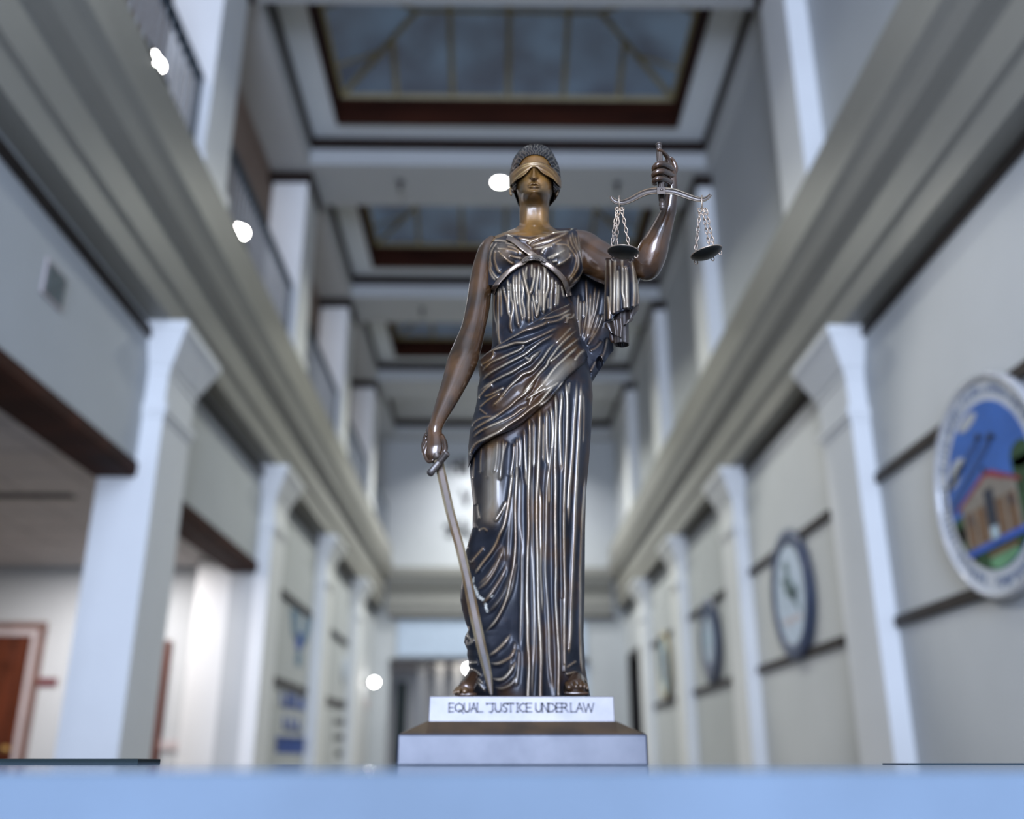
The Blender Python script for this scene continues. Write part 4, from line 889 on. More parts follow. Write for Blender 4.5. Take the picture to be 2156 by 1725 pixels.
# ------------------------------------------------------------------ crossed straps and the brooch
def band(name, pts, w, off, mt, dip=.003, n=60, parent=st, rim=0.0, wear=.0):
    P = np.array(pts, float); d = np.concatenate([[0], np.cumsum(np.hypot(*(P[1:]-P[:-1]).T))]); t = np.linspace(0, d[-1], n)
    c = np.stack([np.interp(t, d, P[:, 0]), np.interp(t, d, P[:, 1])], 1)
    for _ in range(3): c[1:-1] = (c[:-2]+2*c[1:-1]+c[2:])/4
    g = np.gradient(c, axis=0); g /= np.linalg.norm(g, axis=1)[:, None]; nrm = np.stack([-g[:, 1], g[:, 0]], 1)
    v = np.array([-1.1, -1, -.92, -.7, -.35, 0, .35, .7, .92, 1, 1.1]); hgt = np.array([-dip*2, .1*off, off*.85, off, off*1.02, off*1.04, off*1.02, off, off*.85, .1*off, -dip*2])
    if rim: hgt = hgt+rim*np.array([0, 0, 1, 1, 0, 0, 0, 1, 1, 0, 0])
    ww = np.asarray(w)/2 if np.ndim(w) == 0 else np.interp(np.linspace(0, 1, n), np.linspace(0, 1, len(w)), w)/2
    X = c[:, None, 0]+nrm[:, None, 0]*v*np.reshape(ww*np.ones(n), (n, 1)); Y = c[:, None, 1]+nrm[:, None, 1]*v*np.reshape(ww*np.ones(n), (n, 1))
    D = gownY(X, Y)-hgt[None]
    return grid(name, at(X, Y, D), mt, parent, wear=np.broadcast_to(np.where(np.abs(v) > .8, .6, wear), X.shape))
S_STRAP = bronze('bronze_strap', (.21, .165, .14), (.5, .38, .24), .33, .8, .4)
band('strap', T([(540,235),(610,265),(700,320),(800,410),(900,480),(1030,570)]), 12.5, .0062, S_STRAP)
band('strap', T([(1130,640),(1160,660),(1280,740),(1400,840),(1500,950),(1560,1100),(1590,1230)]), 11.5, .0062, S_STRAP)
band('strap', T([(870,610),(830,655),(700,720),(560,820),(420,960),(330,1080),(290,1190)]), 10.5, .0062, S_STRAP)
br = band('brooch', T([(800,645),(830,628),(900,592),(1000,578),(1090,592),(1160,628),(1195,650)]), [7, 11, 12.5, 12, 12.5, 11, 7], .0085, B_STEEL, n=50, rim=.0012, wear=.1)
mb = MB()
for x, y in T([(848,632),(1138,632)]):
    mb.sphere(tuple(at(x, y, gownY(np.array(x), np.array(y))-.0095)), .0019, 12)
mb.build('stud', B_STEEL, br, True)
mb = MB()
for i in range(7):
    x = 905+i*28; q = T([(x, 600-8*math.sin(i)), (x+10, 585), (x+22, 612)])
    mb.tube([tuple(at(a, b, gownY(np.array(a), np.array(b))-.0095)) for a, b in q], .0006, 6)
mb.build('scrollwork', B_STEEL, br, True)
# ------------------------------------------------------------------ the body: head, neck, arms, hands and feet in one mesh
class Multi:
    """several smooth surfaces kept in one mesh, with a wear value per vertex"""
    def __init__(s): s.V = []; s.F = []; s.W = []; s.n = 0
    def grid(s, P, closed=False, wear=None, cap0=False, cap1=False):
        P = np.asarray(P, float); R, Cn, _ = P.shape; idx = np.arange(R*Cn).reshape(R, Cn)+s.n
        nx = np.concatenate([idx, idx[:, :1]], 1) if closed else idx
        s.F += np.stack([nx[:-1, :-1], nx[:-1, 1:], nx[1:, 1:], nx[1:, :-1]], -1).reshape(-1, 4).tolist()
        if cap0: s.F.append(idx[0].tolist())
        if cap1: s.F.append(idx[-1].tolist())
        s.V.append(P.reshape(-1, 3)); s.W.append((np.zeros(R*Cn) if wear is None else np.broadcast_to(wear, (R, Cn)).reshape(-1))); s.n += R*Cn
    def tube(s, pts, Y, r, n=20, sub=6, flat=1.0, wear=0.0, bumps=None, roundend=True):
        """tapering limb through measured points (px, py), depth Y, half-width r in px"""
        P = np.array(pts, float); k = len(P)
        t = np.arange(k); tt = np.linspace(0, k-1, (k-1)*sub+1)
        def cr(a):
            a = np.asarray(a, float); q = np.concatenate([[2*a[0]-a[1]], a, [2*a[-1]-a[-2]]]); i = np.minimum(tt.astype(int), k-2); f = tt-i
            p0, p1, p2, p3 = q[i], q[i+1], q[i+2], q[i+3]
            return .5*((2*p1)+(-p0+p2)*f+(2*p0-5*p1+4*p2-p3)*f*f+(-p0+3*p1-3*p2+p3)*f**3)
        x, y, Yd, rr = cr(P[:, 0]), cr(P[:, 1]), cr(np.broadcast_to(Y, k)), cr(np.broadcast_to(r, k))
        c = at(x, y, Yd); rad = rr*mpp(x, y, Yd)
        if roundend:
            e = np.ones(len(c)); m = min(4, len(c)//3)
            for i in range(m):
                f = math.sqrt(1-(1-(i+.35)/m)**2)
                e[-1-i] = min(e[-1-i], f)
            rad = rad*e
        g = np.gradient(c, axis=0); g /= np.linalg.norm(g, axis=1)[:, None]
        view = c-np.array([0, 0, EYE]); view /= np.linalg.norm(view, axis=1)[:, None]
        a = np.cross(g, view); a /= np.linalg.norm(a, axis=1)[:, None]; b = np.cross(a, g)
        q = np.linspace(0, 2*math.pi, n, endpoint=False)
        mod = np.ones((len(c), n))
        if bumps:
            for u0, q0, su, sq, h in bumps:
                u = np.linspace(0, 1, len(c))[:, None]; dq = (q[None]-q0+math.pi) % (2*math.pi)-math.pi
                mod = mod+h*np.exp(-((u-u0)/su)**2-(dq/sq)**2)
        P3 = c[:, None]+(a[:, None]*np.cos(q)[None, :, None]+b[:, None]*np.sin(q)[None, :, None]*flat)*(rad[:, None]*mod)[..., None]
        s.grid(P3, True, wear, True, True)
    def build(s, name, mt, parent):
        me = bpy.data.meshes.new(name); V = np.concatenate(s.V); me.from_pydata(V.tolist(), [], s.F)
        a = me.attributes.new('wear', 'FLOAT', 'POINT'); a.data.foreach_set('value', np.concatenate(s.W).astype(np.float32))
        bm = bmesh.new(); bm.from_mesh(me); bmesh.ops.recalc_face_normals(bm, faces=bm.faces); bm.to_mesh(me); bm.free()
        return link(name, me, mt, parent, True)
fig = Multi()
# head and neck: outline rows, depth of the mid-line, then modelled features
YH = 1.318
HL = [(308,1112),(312,1104),(320,1096),(332,1088),(345,1084),(360,1083),(375,1084),(388,1085),(400,1087),(408,1089),(414,1091),(420,1092),(428,1093),(437,1094),(455,1094),(470,1094),(477,1091),(483,1080),(488,1065),(494,1048),(500,1036),(508,1028)]
HR = [(308,1146),(312,1152),(320,1159),(332,1165),(345,1169),(360,1170),(375,1169),(388,1167),(400,1165),(408,1163),(414,1161),(420,1159),(428,1157),(437,1156),(455,1156),(470,1156),(477,1160),(483,1172),(488,1190),(494,1207),(500,1220),(508,1226)]
HD = [(308,.020),(315,.034),(325,.044),(340,.050),(355,.053),(370,.054),(385,.055),(398,.055),(406,.053),(411,.049),(415,.043),(420,.036),(426,.029),(433,.0245),(440,.023),(455,.0225),(468,.024),(478,.028),(488,.034),(508,.044)]
YCH = [(308,1.318),(400,1.318),(430,1.324),(470,1.326),(508,1.320)]
def headbase(px, py):
    xl, xr = ips(py, HL, 3), ips(py, HR, 3); u = np.clip((px-(xl+xr)/2)/((xr-xl)/2), -1, 1)
    return ips(py, YCH, 8)-ips(py, HD, 6)*np.clip(1-np.abs(u)**2.4, 0, 1)**.56
def face(px, py, nose=True):
    h = .0045*gauss(px, py, 1125, 404, 13, 8)                        # chin
    h = h+.0016*gauss(px, py, 1107, 383, 11, 10)+.0016*gauss(px, py, 1143, 383, 11, 10)
    h = h-.0040*gauss(px, py, 1107, 363, 11, 6)-.0040*gauss(px, py, 1142, 363, 11, 6)    # eye hollows
    h = h+.0022*gauss(px, py, 1106, 352, 16, 5)+.0022*gauss(px, py, 1143, 352, 16, 5)    # brows
    if nose:
        k = np.clip((py-346)/25, 0, 1); w = 3.4+2.6*k**2
        prof = (.003+.0095*k**1.2)*np.clip((379-py)/4.5, 0, 1)**.6*np.clip((py-340)/8, 0, 1)
        h = h+prof*np.exp(-np.abs((px-1124)/w)**2.4)
        h = h+.0036*(gauss(px, py, 1117.5, 373.5, 3.2, 3.4)+gauss(px, py, 1130.5, 373.5, 3.2, 3.4))    # nostril wings
        h = h-.0030*(gauss(px, py, 1119.5, 377.2, 2.0, 1.5)+gauss(px, py, 1128.5, 377.2, 2.0, 1.5))
        h = h-.0012*gauss(px, py, 1124.5, 381, 1.8, 3)                # philtrum
    # lips: bowed upper, full lower, parted line
    xx = (px-1124.7)/13.5; arch = np.clip(1-xx**2, 0, 1)
    up_c = 387.0-1.6*np.exp(-((np.abs(px-1124.7)-4)/3.6)**2)+3.6*xx**2
    lo_c = 392.8+.2*xx**2
    h = h+.0038*arch**1.0*np.exp(-((py-up_c)/2.3)**2)+.0046*arch**.8*np.exp(-((py-lo_c)/2.9)**2*np.where(np.abs(xx) < 1, 1, 4))
    line = 389.8+2.6*xx**2
    h = h-.0042*arch**.9*np.exp(-((py-line)/1.0)**2)-.0022*gauss(px, py, 1125, 398.6, 9, 2.2)
    h = h-.0009*(gauss(px, py, 1109.5, 393, 3.2, 3.4)+gauss(px, py, 1140, 393, 3.2, 3.4))
    # throat tendons, collar bones
    h = h+.0022*gauss(px, py, 1107, 458, 6, 26)+.0022*gauss(px, py, 1143, 458, 6, 26)-.003*gauss(px, py, 1125, 479, 6, 4)
    h = h+.003*gauss(px, py, 1086, 489, 22, 3.2)+.003*gauss(px, py, 1165, 487, 22, 3.2)
    return h
rows = np.arange(308, 508.1, .8); th = np.concatenate([np.linspace(0, math.pi, 150), np.linspace(math.pi, 2*math.pi, 40)[1:-1]])
PY, TH = np.meshgrid(rows, th, indexing='ij'); xl, xr = ips(PY, HL, 3), ips(PY, HR, 3); PX = (xl+xr)/2-(xr-xl)/2*np.cos(TH)
Yf = headbase(PX, PY)-face(PX, PY)*np.clip(np.sin(TH)/.3, 0, 1)
BKD = [(308,.03),(330,.06),(370,.066),(410,.058),(440,.034),(470,.03),(508,.04)]
Yb = ip(PY, YCH)+ip(PY, BKD)*np.abs(np.sin(TH))**.75
Yb = Yb-ip(PY, YCH)+ips(PY, YCH, 8)
fig.grid(at(PX, PY, np.where(TH <= math.pi, Yf, Yb)), True, .12, True, True)
# ears: curled rim and lobe
for cx, sg in ((1079.5, -1), (1168.5, 1)):
    e = [(cx+sg*5.2*math.sin(t)-sg*1.5*math.cos(t), 398-12.5*math.cos(t)) for t in np.linspace(-.3, 3.2, 12)]
    fig.tube(e, 1.306, [1.8, 2.2, 2.3, 2.3, 2.2, 2.1, 2.1, 2.2, 2.5, 2.9, 3.0, 2.2], n=10, sub=3, wear=.5)
    fig.tube([(cx-sg*2.5, 387), (cx+sg*.5, 396), (cx-sg*1.5, 406)], 1.311, [3.6, 4.6, 3.4], n=12, sub=3)
    fig.tube([(cx-sg*1, 391), (cx+sg*2, 396), (cx+sg*.5, 402)], 1.3065, [1.1, 1.4, 1.1], n=8, sub=3, wear=.3)
# arm on the left of the picture, hanging to the sword
fig.tube([(1040,505),(1027,523),(1019,552),(1013,592),(1007,640),(997,690),(984,732),(972,765),(956,808),(938,850),(923,884),(917,904),(915.5,920)],
         [1.318,1.316,1.314,1.310,1.305,1.298,1.290,1.283,1.274,1.265,1.257,1.252,1.250], [12,17.5,20.5,23.5,25,25.5,29.5,31,26.5,21,15.8,13,8.5], n=40, sub=8, wear=.05,
         bumps=[(.56,math.pi*1.55,.035,.35,.07),(.62,math.pi*1.75,.10,.5,.06),(.30,math.pi*1.5,.12,.6,.05),(.59,math.pi*1.3,.03,.3,-.06),(.66,math.pi*1.2,.12,.5,-.04)], roundend=False)
# its hand: back of the hand, thumb, four fingers closed round the grip
fig.tube([(920,878),(917,896),(915.5,913),(917,930),(918,946),(915,962),(909,975)], [1.258,1.254,1.250,1.247,1.245,1.246,1.250], [10.5,14.0,15.2,17.5,19.5,16.5,8], n=32, sub=6, flat=.58,
         bumps=[(.45,math.pi*1.62,.18,.45,.05),(.55,math.pi*1.1,.25,.3,.06)])
fig.tube([(929,918),(936,934),(937,948),(930,960)], [1.246,1.240,1.236,1.234], [6,6.5,5.5,4], n=14, sub=4)
for i, (a, b, c2, d2) in enumerate((((902,935),(895,955),(903,972),(913,968)), ((900,928),(892.5,946),(897,962),(907,962)), ((899,921),(892,936),(894,950),(904,953)), ((900,914),(894,926),(895,938),(903,942)))):
    fig.tube([a, b, c2, d2], [1.250+.007*i,1.252+.008*i,1.248+.008*i,1.242+.008*i], [5.6,5.2,4.6,3.8], n=12, sub=4)
# raised arm on the right
fig.tube([(1205,520),(1226,524),(1248,541),(1280,560),(1312,572),(1332,575),(1346,574)], [1.325,1.322,1.314,1.303,1.294,1.288,1.284], [36,38,41,40,36,29,20], n=40, sub=8, roundend=True, flat=.8)
fig.tube([(1346,586),(1351,578),(1360,564),(1368,546),(1376,524),(1388,494),(1400,464),(1408,442),(1412,420),(1413.5,404),(1412.5,388)], [1.287,1.284,1.280,1.274,1.268,1.262,1.256,1.251,1.246,1.242,1.238], [12,23,30,31.5,31,25,19.5,16.3,14.2,12.8,9], n=40, sub=8,
         bumps=[(.35,math.pi*1.45,.16,.5,.06),(.62,math.pi*1.5,.2,.4,.04)], roundend=False)
# raised hand: palm, index laid along the staff, three fingers closed round it, thumb behind
fig.tube([(1413,418),(1413,400),(1411,380),(1408,360),(1406,345),(1403,334)], [1.246,1.241,1.238,1.237,1.236,1.236], [10.5,13.4,14.4,13.8,9.5,5.5], n=28, sub=6, flat=.75)
fig.tube([(1411,356),(1408,344),(1404.5,331),(1396.5,321.5),(1389,316.5),(1383.5,313)], [1.232,1.228,1.222,1.214,1.208,1.205], [5.6,5.4,5.0,4.6,4.0,3.0], n=16, sub=5)
for k, P in enumerate(([(1415,359),(1405,350),(1392,345.5),(1382,349),(1377.5,358),(1380,366)], [(1416,371),(1405,364.5),(1393,361),(1381,364),(1376.5,372),(1380,379)], [(1413,385),(1403,379),(1391,376),(1381,378),(1377,385),(1381,391)])):
    fig.tube(P, [1.236,1.218,1.204,1.203,1.212,1.222], [7.2,7.2,6.9,6.8,6.4,5.0] if k < 2 else [6.4,6.4,6.2,6.0,5.6,4.4], n=18, sub=5, bumps=[(.30,math.pi*1.5,.09,.7,.07),(.55,math.pi*1.5,.09,.7,.05)])
fig.tube([(1416,372),(1422,356),(1417,340),(1409,330)], [1.242,1.243,1.240,1.234], [6.5,6,5,3.6], n=14, sub=5)
# feet: instep, toes with a sole under them
def foot(body, Yb_, rb, toes, sole, Ys):
    fig.tube(body, Yb_, rb, n=24, sub=6, flat=.9)
    for P, r in toes: fig.tube(P, [Ys+.012, Ys+.004, Ys][:len(P)], r, n=14, sub=5, wear=.35)
    fig.tube(sole, Ys+.012, [3, 5, 5, 3], n=12, sub=5, flat=1.6)
foot([(1214,1428),(1212,1442),(1212,1453)], [1.285,1.268,1.256], [15,20,21], [([(1194,1440),(1197,1446),(1199.5,1451)],[5.5,5.8,5.4]),([(1208,1437),(1211.5,1443),(1213,1449)],[4.4,4.5,4.2]),([(1217.5,1436),(1221,1442),(1223,1448)],[4.2,4.3,4]),([(1226,1437),(1229.5,1443),(1231,1448)],[4,4,3.6]),([(1233,1441),(1236,1447),(1237,1451)],[3.4,3.4,3])],
     [(1188,1459),(1204,1460),(1222,1460),(1240,1460)], 1.246)
foot([(996,1424),(989,1438),(982,1450),(979,1457)], [1.285,1.270,1.258,1.252], [13,15,17,13], [([(984,1447),(979,1454),(976,1459)],[6,5.8,5]),([(973,1446),(967,1454),(964,1459)],[4,4,3.8]),([(968,1446),(961.5,1454),(959,1459)],[3.4,3.4,3.2]),([(963,1448),(958,1455),(956,1460)],[3,3,2.8]),([(960,1451),(955.5,1457),(954.5,1461)],[2.6,2.6,2.4])],
     [(957,1462),(975,1462.5),(990,1462.5),(1004,1462)], 1.244)
fo = fig.build('figure', B_SKIN, st)
# golden-brown face and neck, as the photograph shows: second material above the neckline
fo.data.materials.append(B_FACE)
nh = len(rows)*len(th)
pi_ = np.zeros(len(fo.data.polygons), np.int32)
for p in fo.data.polygons:
    if p.vertices[0] < nh and p.vertices[-1] < nh: pi_[p.index] = 1
fo.data.polygons.foreach_set('material_index', pi_)
# ------------------------------------------------------------------ hair
RL = [(304,1128),(305.5,1112),(308,1107),(311,1101),(314,1098),(318,1093),(326,1086),(336,1080),(346,1077),(356,1074.5),(366,1072.5),(376,1072),(386,1073),(394,1075),(402,1080),(410,1083),(420,1087),(432,1091),(440,1096)]
RR = [(304,1136),(305.5,1144),(308,1149),(311,1154),(314,1158),(318,1161),(326,1166),(336,1171),(346,1175.5),(356,1178.5),(366,1180),(376,1181),(386,1181.5),(394,1181),(402,1179),(410,1176),(420,1170),(432,1160),(440,1152)]
HLINE = [(1086,410),(1087,372),(1091,350),(1099,337),(1109,329),(1121,325.5),(1132,325.5),(1144,329),(1153,337),(1160,348),(1165,372),(1166,410)]
hf = Field(1066, 298, 1190, 446, 2.0)
HX, HY = zip(*HLINE)
for k, x0 in enumerate(np.linspace(1089, 1162, 17)):       # wavy locks combed back from the brow
    y0 = float(np.interp(x0, HX, HY)); sg = -1 if x0 < 1126 else 1; t = (x0-1126)/37.0
    dx, dy = 13*t, -(20-11*abs(t))
    pts = [(x0, y0+1.5), (x0+dx*.25-sg*2.0, y0+dy*.3), (x0+dx*.55+sg*2.2, y0+dy*.6), (x0+dx*.85-sg*.5, y0+dy*.9), (x0+dx*1.3+sg*3, y0+dy*1.25)]
    hf.stroke(pts, 2.3, (4.2+1.0*math.sin(k*2.1))*mm, sharp=1.8, taper=.06, wear=.65)
    pts2 = [(x+1.9, y+.6) for x, y in pts[:4]]
    hf.stroke(pts2, 1.2, 2.2*mm, sharp=1.5, taper=.1, wear=.3)
for cx_, cy_, r_ in ((1113,312,6.5),(1136,309,6.5),(1101,323,5.5),(1151,319,6),(1092,337,5),(1160,333,5.5)):   # curls along the crown
    hf.stroke([(cx_+r_*math.cos(a), cy_+r_*.8*math.sin(a)) for a in np.linspace(2.6, 6.6, 9)], 2.0, 4.6*mm, sharp=1.5, taper=.1, wear=.6)
    hf.stroke([(cx_+r_*.45*math.cos(a), cy_+r_*.4*math.sin(a)) for a in np.linspace(2.2, 6.4, 7)], 1.2, 3.4*mm, sharp=1.5, taper=.1, wear=.5)
for k in range(10):                                        # side locks running back over the ears
    y = 340+k*7.5
    hf.stroke([(1092, y+4), (1086, y+3), (1080, y+9), (1075, y+12), (1071, y+20)], 2.0, 3.6*mm, sharp=1.8, taper=.08, wear=.6)
    hf.stroke([(1160, y), (1166, y), (1172, y+7), (1177, y+10), (1182, y+18)], 2.0, 3.6*mm, sharp=1.8, taper=.08, wear=.6)
rows = np.arange(304, 440.1, .7); th = np.concatenate([np.linspace(0, math.pi, 190), np.linspace(math.pi, 2*math.pi, 70)[1:-1]])
PY, TH = np.meshgrid(rows, th, indexing='ij'); xl, xr = ip(PY, RL), ip(PY, RR); PX = (xl+xr)/2-(xr-xl)/2*np.cos(TH)
HRD = [(304,.008),(309,.024),(318,.037),(330,.047),(345,.052),(370,.053),(400,.048),(420,.034),(440,.02)]
u = np.clip((PX-(xl+xr)/2)/((xr-xl)/2), -1, 1)
base = 1.320-ip(PY, HRD)*np.clip(1-np.abs(u)**2.4, 0, 1)**.56
hl = np.interp(PX, *zip(*HLINE), left=500, right=500)
inside = np.clip((PY-hl)/3.0, 0, 1)*(PX > 1086)*(PX < 1166)*(PY < 445)
# stays just proud of the scalp, drops behind the face inside the hair line
sc = headbase(np.clip(PX, ip(PY, HL), ip(PY, HR)), PY)
inr = (PX > ip(PY, HL)+2) & (PX < ip(PY, HR)-2)
base = np.where(inr & (PY < hl), np.minimum(base, sc-.0014), base)
low = (PY > 400)
base = np.where(low, np.maximum(base, 1.327+.0*PX), base)
Yf = base+.035*inside-hf.get(PX, PY)*(1-inside)*np.clip(np.sin(TH)/.2, .25, 1)
Yb = 1.322+.080*np.abs(np.sin(TH))**.75*np.clip((PY-300)/40, 0, 1)*np.clip((448-PY)/60, .3, 1)+.002*np.sin(TH*40)
grid('hair', at(PX, PY, np.where(TH <= math.pi, Yf, Yb)), B_HAIR, st, closed=True, wear=hf.get(PX, PY, 'Wr')*(1-inside), caps=True)
# ------------------------------------------------------------------ blindfold
BU = [(1071,372),(1076,366),(1083,358),(1092,350),(1104,343.5),(1115,340.5),(1127,340),(1140,341.5),(1152,346),(1163,353),(1172,362),(1179,374),(1183,384)]
BLo = [(1071,394),(1077,389),(1086,381),(1096,375),(1105,369),(1111,362.5),(1115,357.5),(1119,354.5),(1124,353.8),(1130,354.5),(1135,358),(1140,363.5),(1147,368.5),(1156,373),(1165,379),(1175,390),(1183,398)]
bf = Field(1064, 334, 1190, 402, 2.0)
for pts, h in (([(1076,374),(1090,360),(1106,350),(1124,346),(1143,348),(1160,358),(1178,380)],1.5),([(1078,382),(1094,368),(1108,357),(1118,351),(1124,349.5),(1132,351),(1144,357),(1160,368),(1176,386)],1.6),
               ([(1082,368),(1096,356),(1112,348)],1.2),([(1136,346),(1152,352),(1168,364)],1.2),([(1077,388),(1096,374),(1110,362),(1119,355)],2.0),([(1131,355),(1140,362),(1152,370),(1166,378),(1178,392)],2.0),([(1120,346),(1124,349),(1128,346)],.9),([(1094,352),(1110,345),(1126,343),(1142,345),(1156,351)],1.1)):
    bf.stroke(pts, 2.6, h*mm, sharp=1.2, taper=.08)
nu, nv = 190, 46
uu = np.linspace(0, 1, nu); aa = -math.cos(0)*0+np.linspace(-1, 1, nu)
X = 1126.8+55.2*np.sin(aa*math.pi/2)
yu = np.interp(X, *zip(*BU)); yl = np.interp(X, *zip(*BLo)); vv = np.linspace(0, 1, nv)[:, None]
PYb = yu[None]+(yl-yu)[None]*vv; PXb = np.broadcast_to(X, PYb.shape)
ub = np.clip((PXb-1126.8)/55.5, -1, 1)
wrap = 1.320-.0575*np.clip(1-np.abs(ub)**2.4, 0, 1)**.56
inn = (np.abs(PXb-1126.5) < 38)
fb = np.minimum(wrap, np.where(inn, headbase(PXb, PYb)-np.maximum(face(PXb, PYb), .0005)*1.0, wrap)-.0)
d = np.minimum(PYb-yu, yl-PYb); rn = np.sqrt(np.clip(d/1.8, 0, 1))
Yb_ = fb+.003-.0055*rn-bf.get(PXb, PYb)
grid('blindfold', at(PXb, PYb, Yb_), B_FACE, st, wear=bf.get(PXb, PYb, 'Wr')*.8+.1)
# ------------------------------------------------------------------ cloak falling behind, under the raised arm
cf = Field(1180, 530, 1300, 820)
for fr, pts, h in ((CC,[(470,450),(490,900),(500,1200),(480,1350),(420,1723),(390,1900)],3.2),(CC,[(680,640),(660,900),(630,1250),(590,1400),(480,1900)],3),(CC,[(770,700),(750,900),(700,1200),(620,1500),(550,1723),(490,1900)],3.6),(CC,[(300,850),(290,1100),(280,1500)],2.6),(CC,[(350,1000),(340,1500)],2.2),
                   (CC,[(430,1000),(420,1400)],2.2),(CC,[(570,800),(570,1100),(540,1500),(430,1950)],2.6),(CC,[(870,1300),(800,1500),(700,1730),(580,1920)],3.2),(C2,[(860,0),(780,250),(700,430),(580,620),(490,750)],3.4),(C2,[(690,400),(620,530),(520,700)],2.8),(C2,[(840,620),(700,780),(540,860)],2.6),(C2,[(330,0),(330,300),(360,560)],2),
                   (C2,[(760,0),(680,300),(560,600)],2.4),(C2,[(960,540),(880,900),(760,1080)],3),(C2,[(820,920),(830,1100)],3.4),(C2,[(700,1080),(560,1340)],3)):
    cf.stroke(fr(pts), 5.0, h*mm, sharp=1.5)
cf.blur(1)
KL = [(545,1185),(640,1190),(700,1205),(735,1215),(760,1226),(790,1236),(812,1243)]
KR = [(545,1276),(600,1282),(680,1288),(700,1290),(738,1292),(748,1283),(770,1269),(790,1256),(807,1245.5),(812,1244)]
rows = np.arange(545, 812, 1.2); tv = np.linspace(0, 1, 130)
PY, TV = np.meshgrid(rows, tv, indexing='ij'); xl, xr = ip(PY, KL), ip(PY, KR); PX = xl+(xr-xl)*TV
Yk = 1.330+.012*np.sin(TV*math.pi*.9)-.018*np.clip((PY-690)/100, 0, 1)*np.sin(np.clip(TV, 0, 1)*math.pi)-cf.get(PX, PY)
Yk = Yk+.016*np.clip(dome(PX, PY, 1262, 766, 8, 16)*1.2, 0, 1)
Pf = at(PX, PY, Yk); Pb = at(PX, PY, np.maximum(Yk+.006, 1.352))[:, ::-1]
grid('cloak', np.concatenate([Pf, Pb], 1), B_CLOTH, st, closed=True, wear=np.concatenate([cf.get(PX, PY, 'Wr')*.7, np.zeros_like(PX)], 1), caps=True)
# ------------------------------------------------------------------ cloth hanging over the raised forearm
DX0, DX1 = 1272.0, 1347.5
HEM = [(1270,681),(1273,679),(1280,675.5),(1288,674.5),(1293,666),(1306,656.5),(1320,651),(1330,652),(1334,646),(1340,644),(1347,640),(1350,640)]
df = Field(1262, 535, 1356, 690)
for x, w, h, pts in ((0,5,4,[(905,60),(900,500),(890,1000),(885,1480)]),(0,4,3,[(1010,60),(1025,500),(1030,950),(1010,1440)]),(0,6,5,[(960,900),(980,1200),(985,1450)]),(0,6.5,5.4,[(1130,60),(1120,400),(1110,800),(1100,1330)]),(0,6,3,[(1190,300),(1200,700),(1195,1270)]),
                     (0,8,6.2,[(1360,200),(1390,400),(1400,800),(1410,1200)]),(0,5,4,[(1290,60),(1300,500),(1300,800),(1340,1000),(1350,1210)]),(0,7,5.4,[(1530,100),(1560,400),(1580,800),(1560,1170)]),(0,5,4,[(1590,300),(1640,600),(1670,900),(1660,1100)])):
    df.stroke(CC(pts), w, h*mm, sharp=1.25, taper=.04)
df.blur(1)
tv = np.linspace(0, 1, 130); sv = np.linspace(0, 1, 130)
X0 = DX0+(DX1-DX0)*tv
SV, TV = np.meshgrid(sv, tv, indexing='ij'); hem = np.interp(DX0+(DX1-DX0)*TV, *zip(*HEM)); PY = 543+(hem-543)*SV
xl = 1274-2.5*np.clip((PY-543)/120, 0, 1); xr = np.interp(PY, [543, 586, 624, 640, 690], [1333, 1342, 1347, 1347.5, 1347]); PX = xl+(xr-xl)*TV
cv = np.clip(1-np.abs(2*TV-1)**2.6, 0, 1)**.6
top = np.clip((PY-543)/16, 0, 1)
Yd = 1.276-.030*cv-.010*(1-top)*-1.0-df.get(PX, PY)
Pf = at(PX, PY, Yd); Pb = at(PX, PY, Yd+.010+.022*cv)[:, ::-1]
grid('draped_cloth', np.concatenate([Pf, Pb], 1), B_CLOTH, st, closed=True, wear=np.concatenate([df.get(PX, PY, 'Wr'), np.zeros_like(PX)], 1), caps=True)
# its lower folds: a rolled end open at the bottom, a side flap and a turned-back corner
mb2 = Multi()
n = 64; q = np.linspace(0, 2*math.pi, n, endpoint=False)
def roll(rowsdef, inner):
    G_ = []
    for (cx, cy, hw, hd, Yc_) in rowsdef:
        rip = 1+.07*np.sin(q*7+1)+.05*np.sin(q*11)
        px = cx+hw*np.cos(q)*(1+.02*np.sin(q*9)); Yy = Yc_+hd*np.sin(q)*rip
        G_.append(at(px, cy-2+5.5*np.sin(q)*np.clip((cy-690)/30, 0, 1), Yy))
    return np.array(G_)
P1 = roll([(1308,640,14,.014,1.268),(1308,670,15.5,.015,1.268),(1308,700,16,.016,1.268),(1308.5,726,16.3,.016,1.268),(1308.6,728.5,16.2,.016,1.268),(1308.5,728,14.6,.0145,1.268),(1308,716,14,.0135,1.268),(1308,690,13,.012,1.268)], 0)
mb2.grid(P1, True, .12, False, True)
fl = np.linspace(0, 1, 26)
def flap(L, R, Yl, Yr, bulge, th=.004, nr=26, wv=0.0):
    L = np.array(L, float); R = np.array(R, float); t = np.linspace(0, 1, nr); k = np.linspace(0, 1, len(L))
    lx, ly, rx, ry = np.interp(t, k, L[:, 0]), np.interp(t, k, L[:, 1]), np.interp(t, k, R[:, 0]), np.interp(t, k, R[:, 1])
    X = lx[:, None]+(rx-lx)[:, None]*fl; Y_ = ly[:, None]+(ry-ly)[:, None]*fl
    D = Yl+(Yr-Yl)*fl[None]-bulge*np.sin(fl*math.pi)[None]-wv*np.sin(fl*math.pi*5)[None]
    D = np.broadcast_to(D, X.shape); mb2.grid(np.concatenate([at(X, Y_, D), at(X, Y_, D+th)[:, ::-1]], 1), True, .2, True, True)
flap([(1272.5,682),(1275,690),(1283,699)], [(1310,668),(1312,690),(1308.5,712)], 1.272, 1.250, .006, wv=.0025)
flap([(1292,666),(1298,668),(1306,672)], [(1326,652),(1327,660),(1327,672)], 1.268, 1.256, -.004)
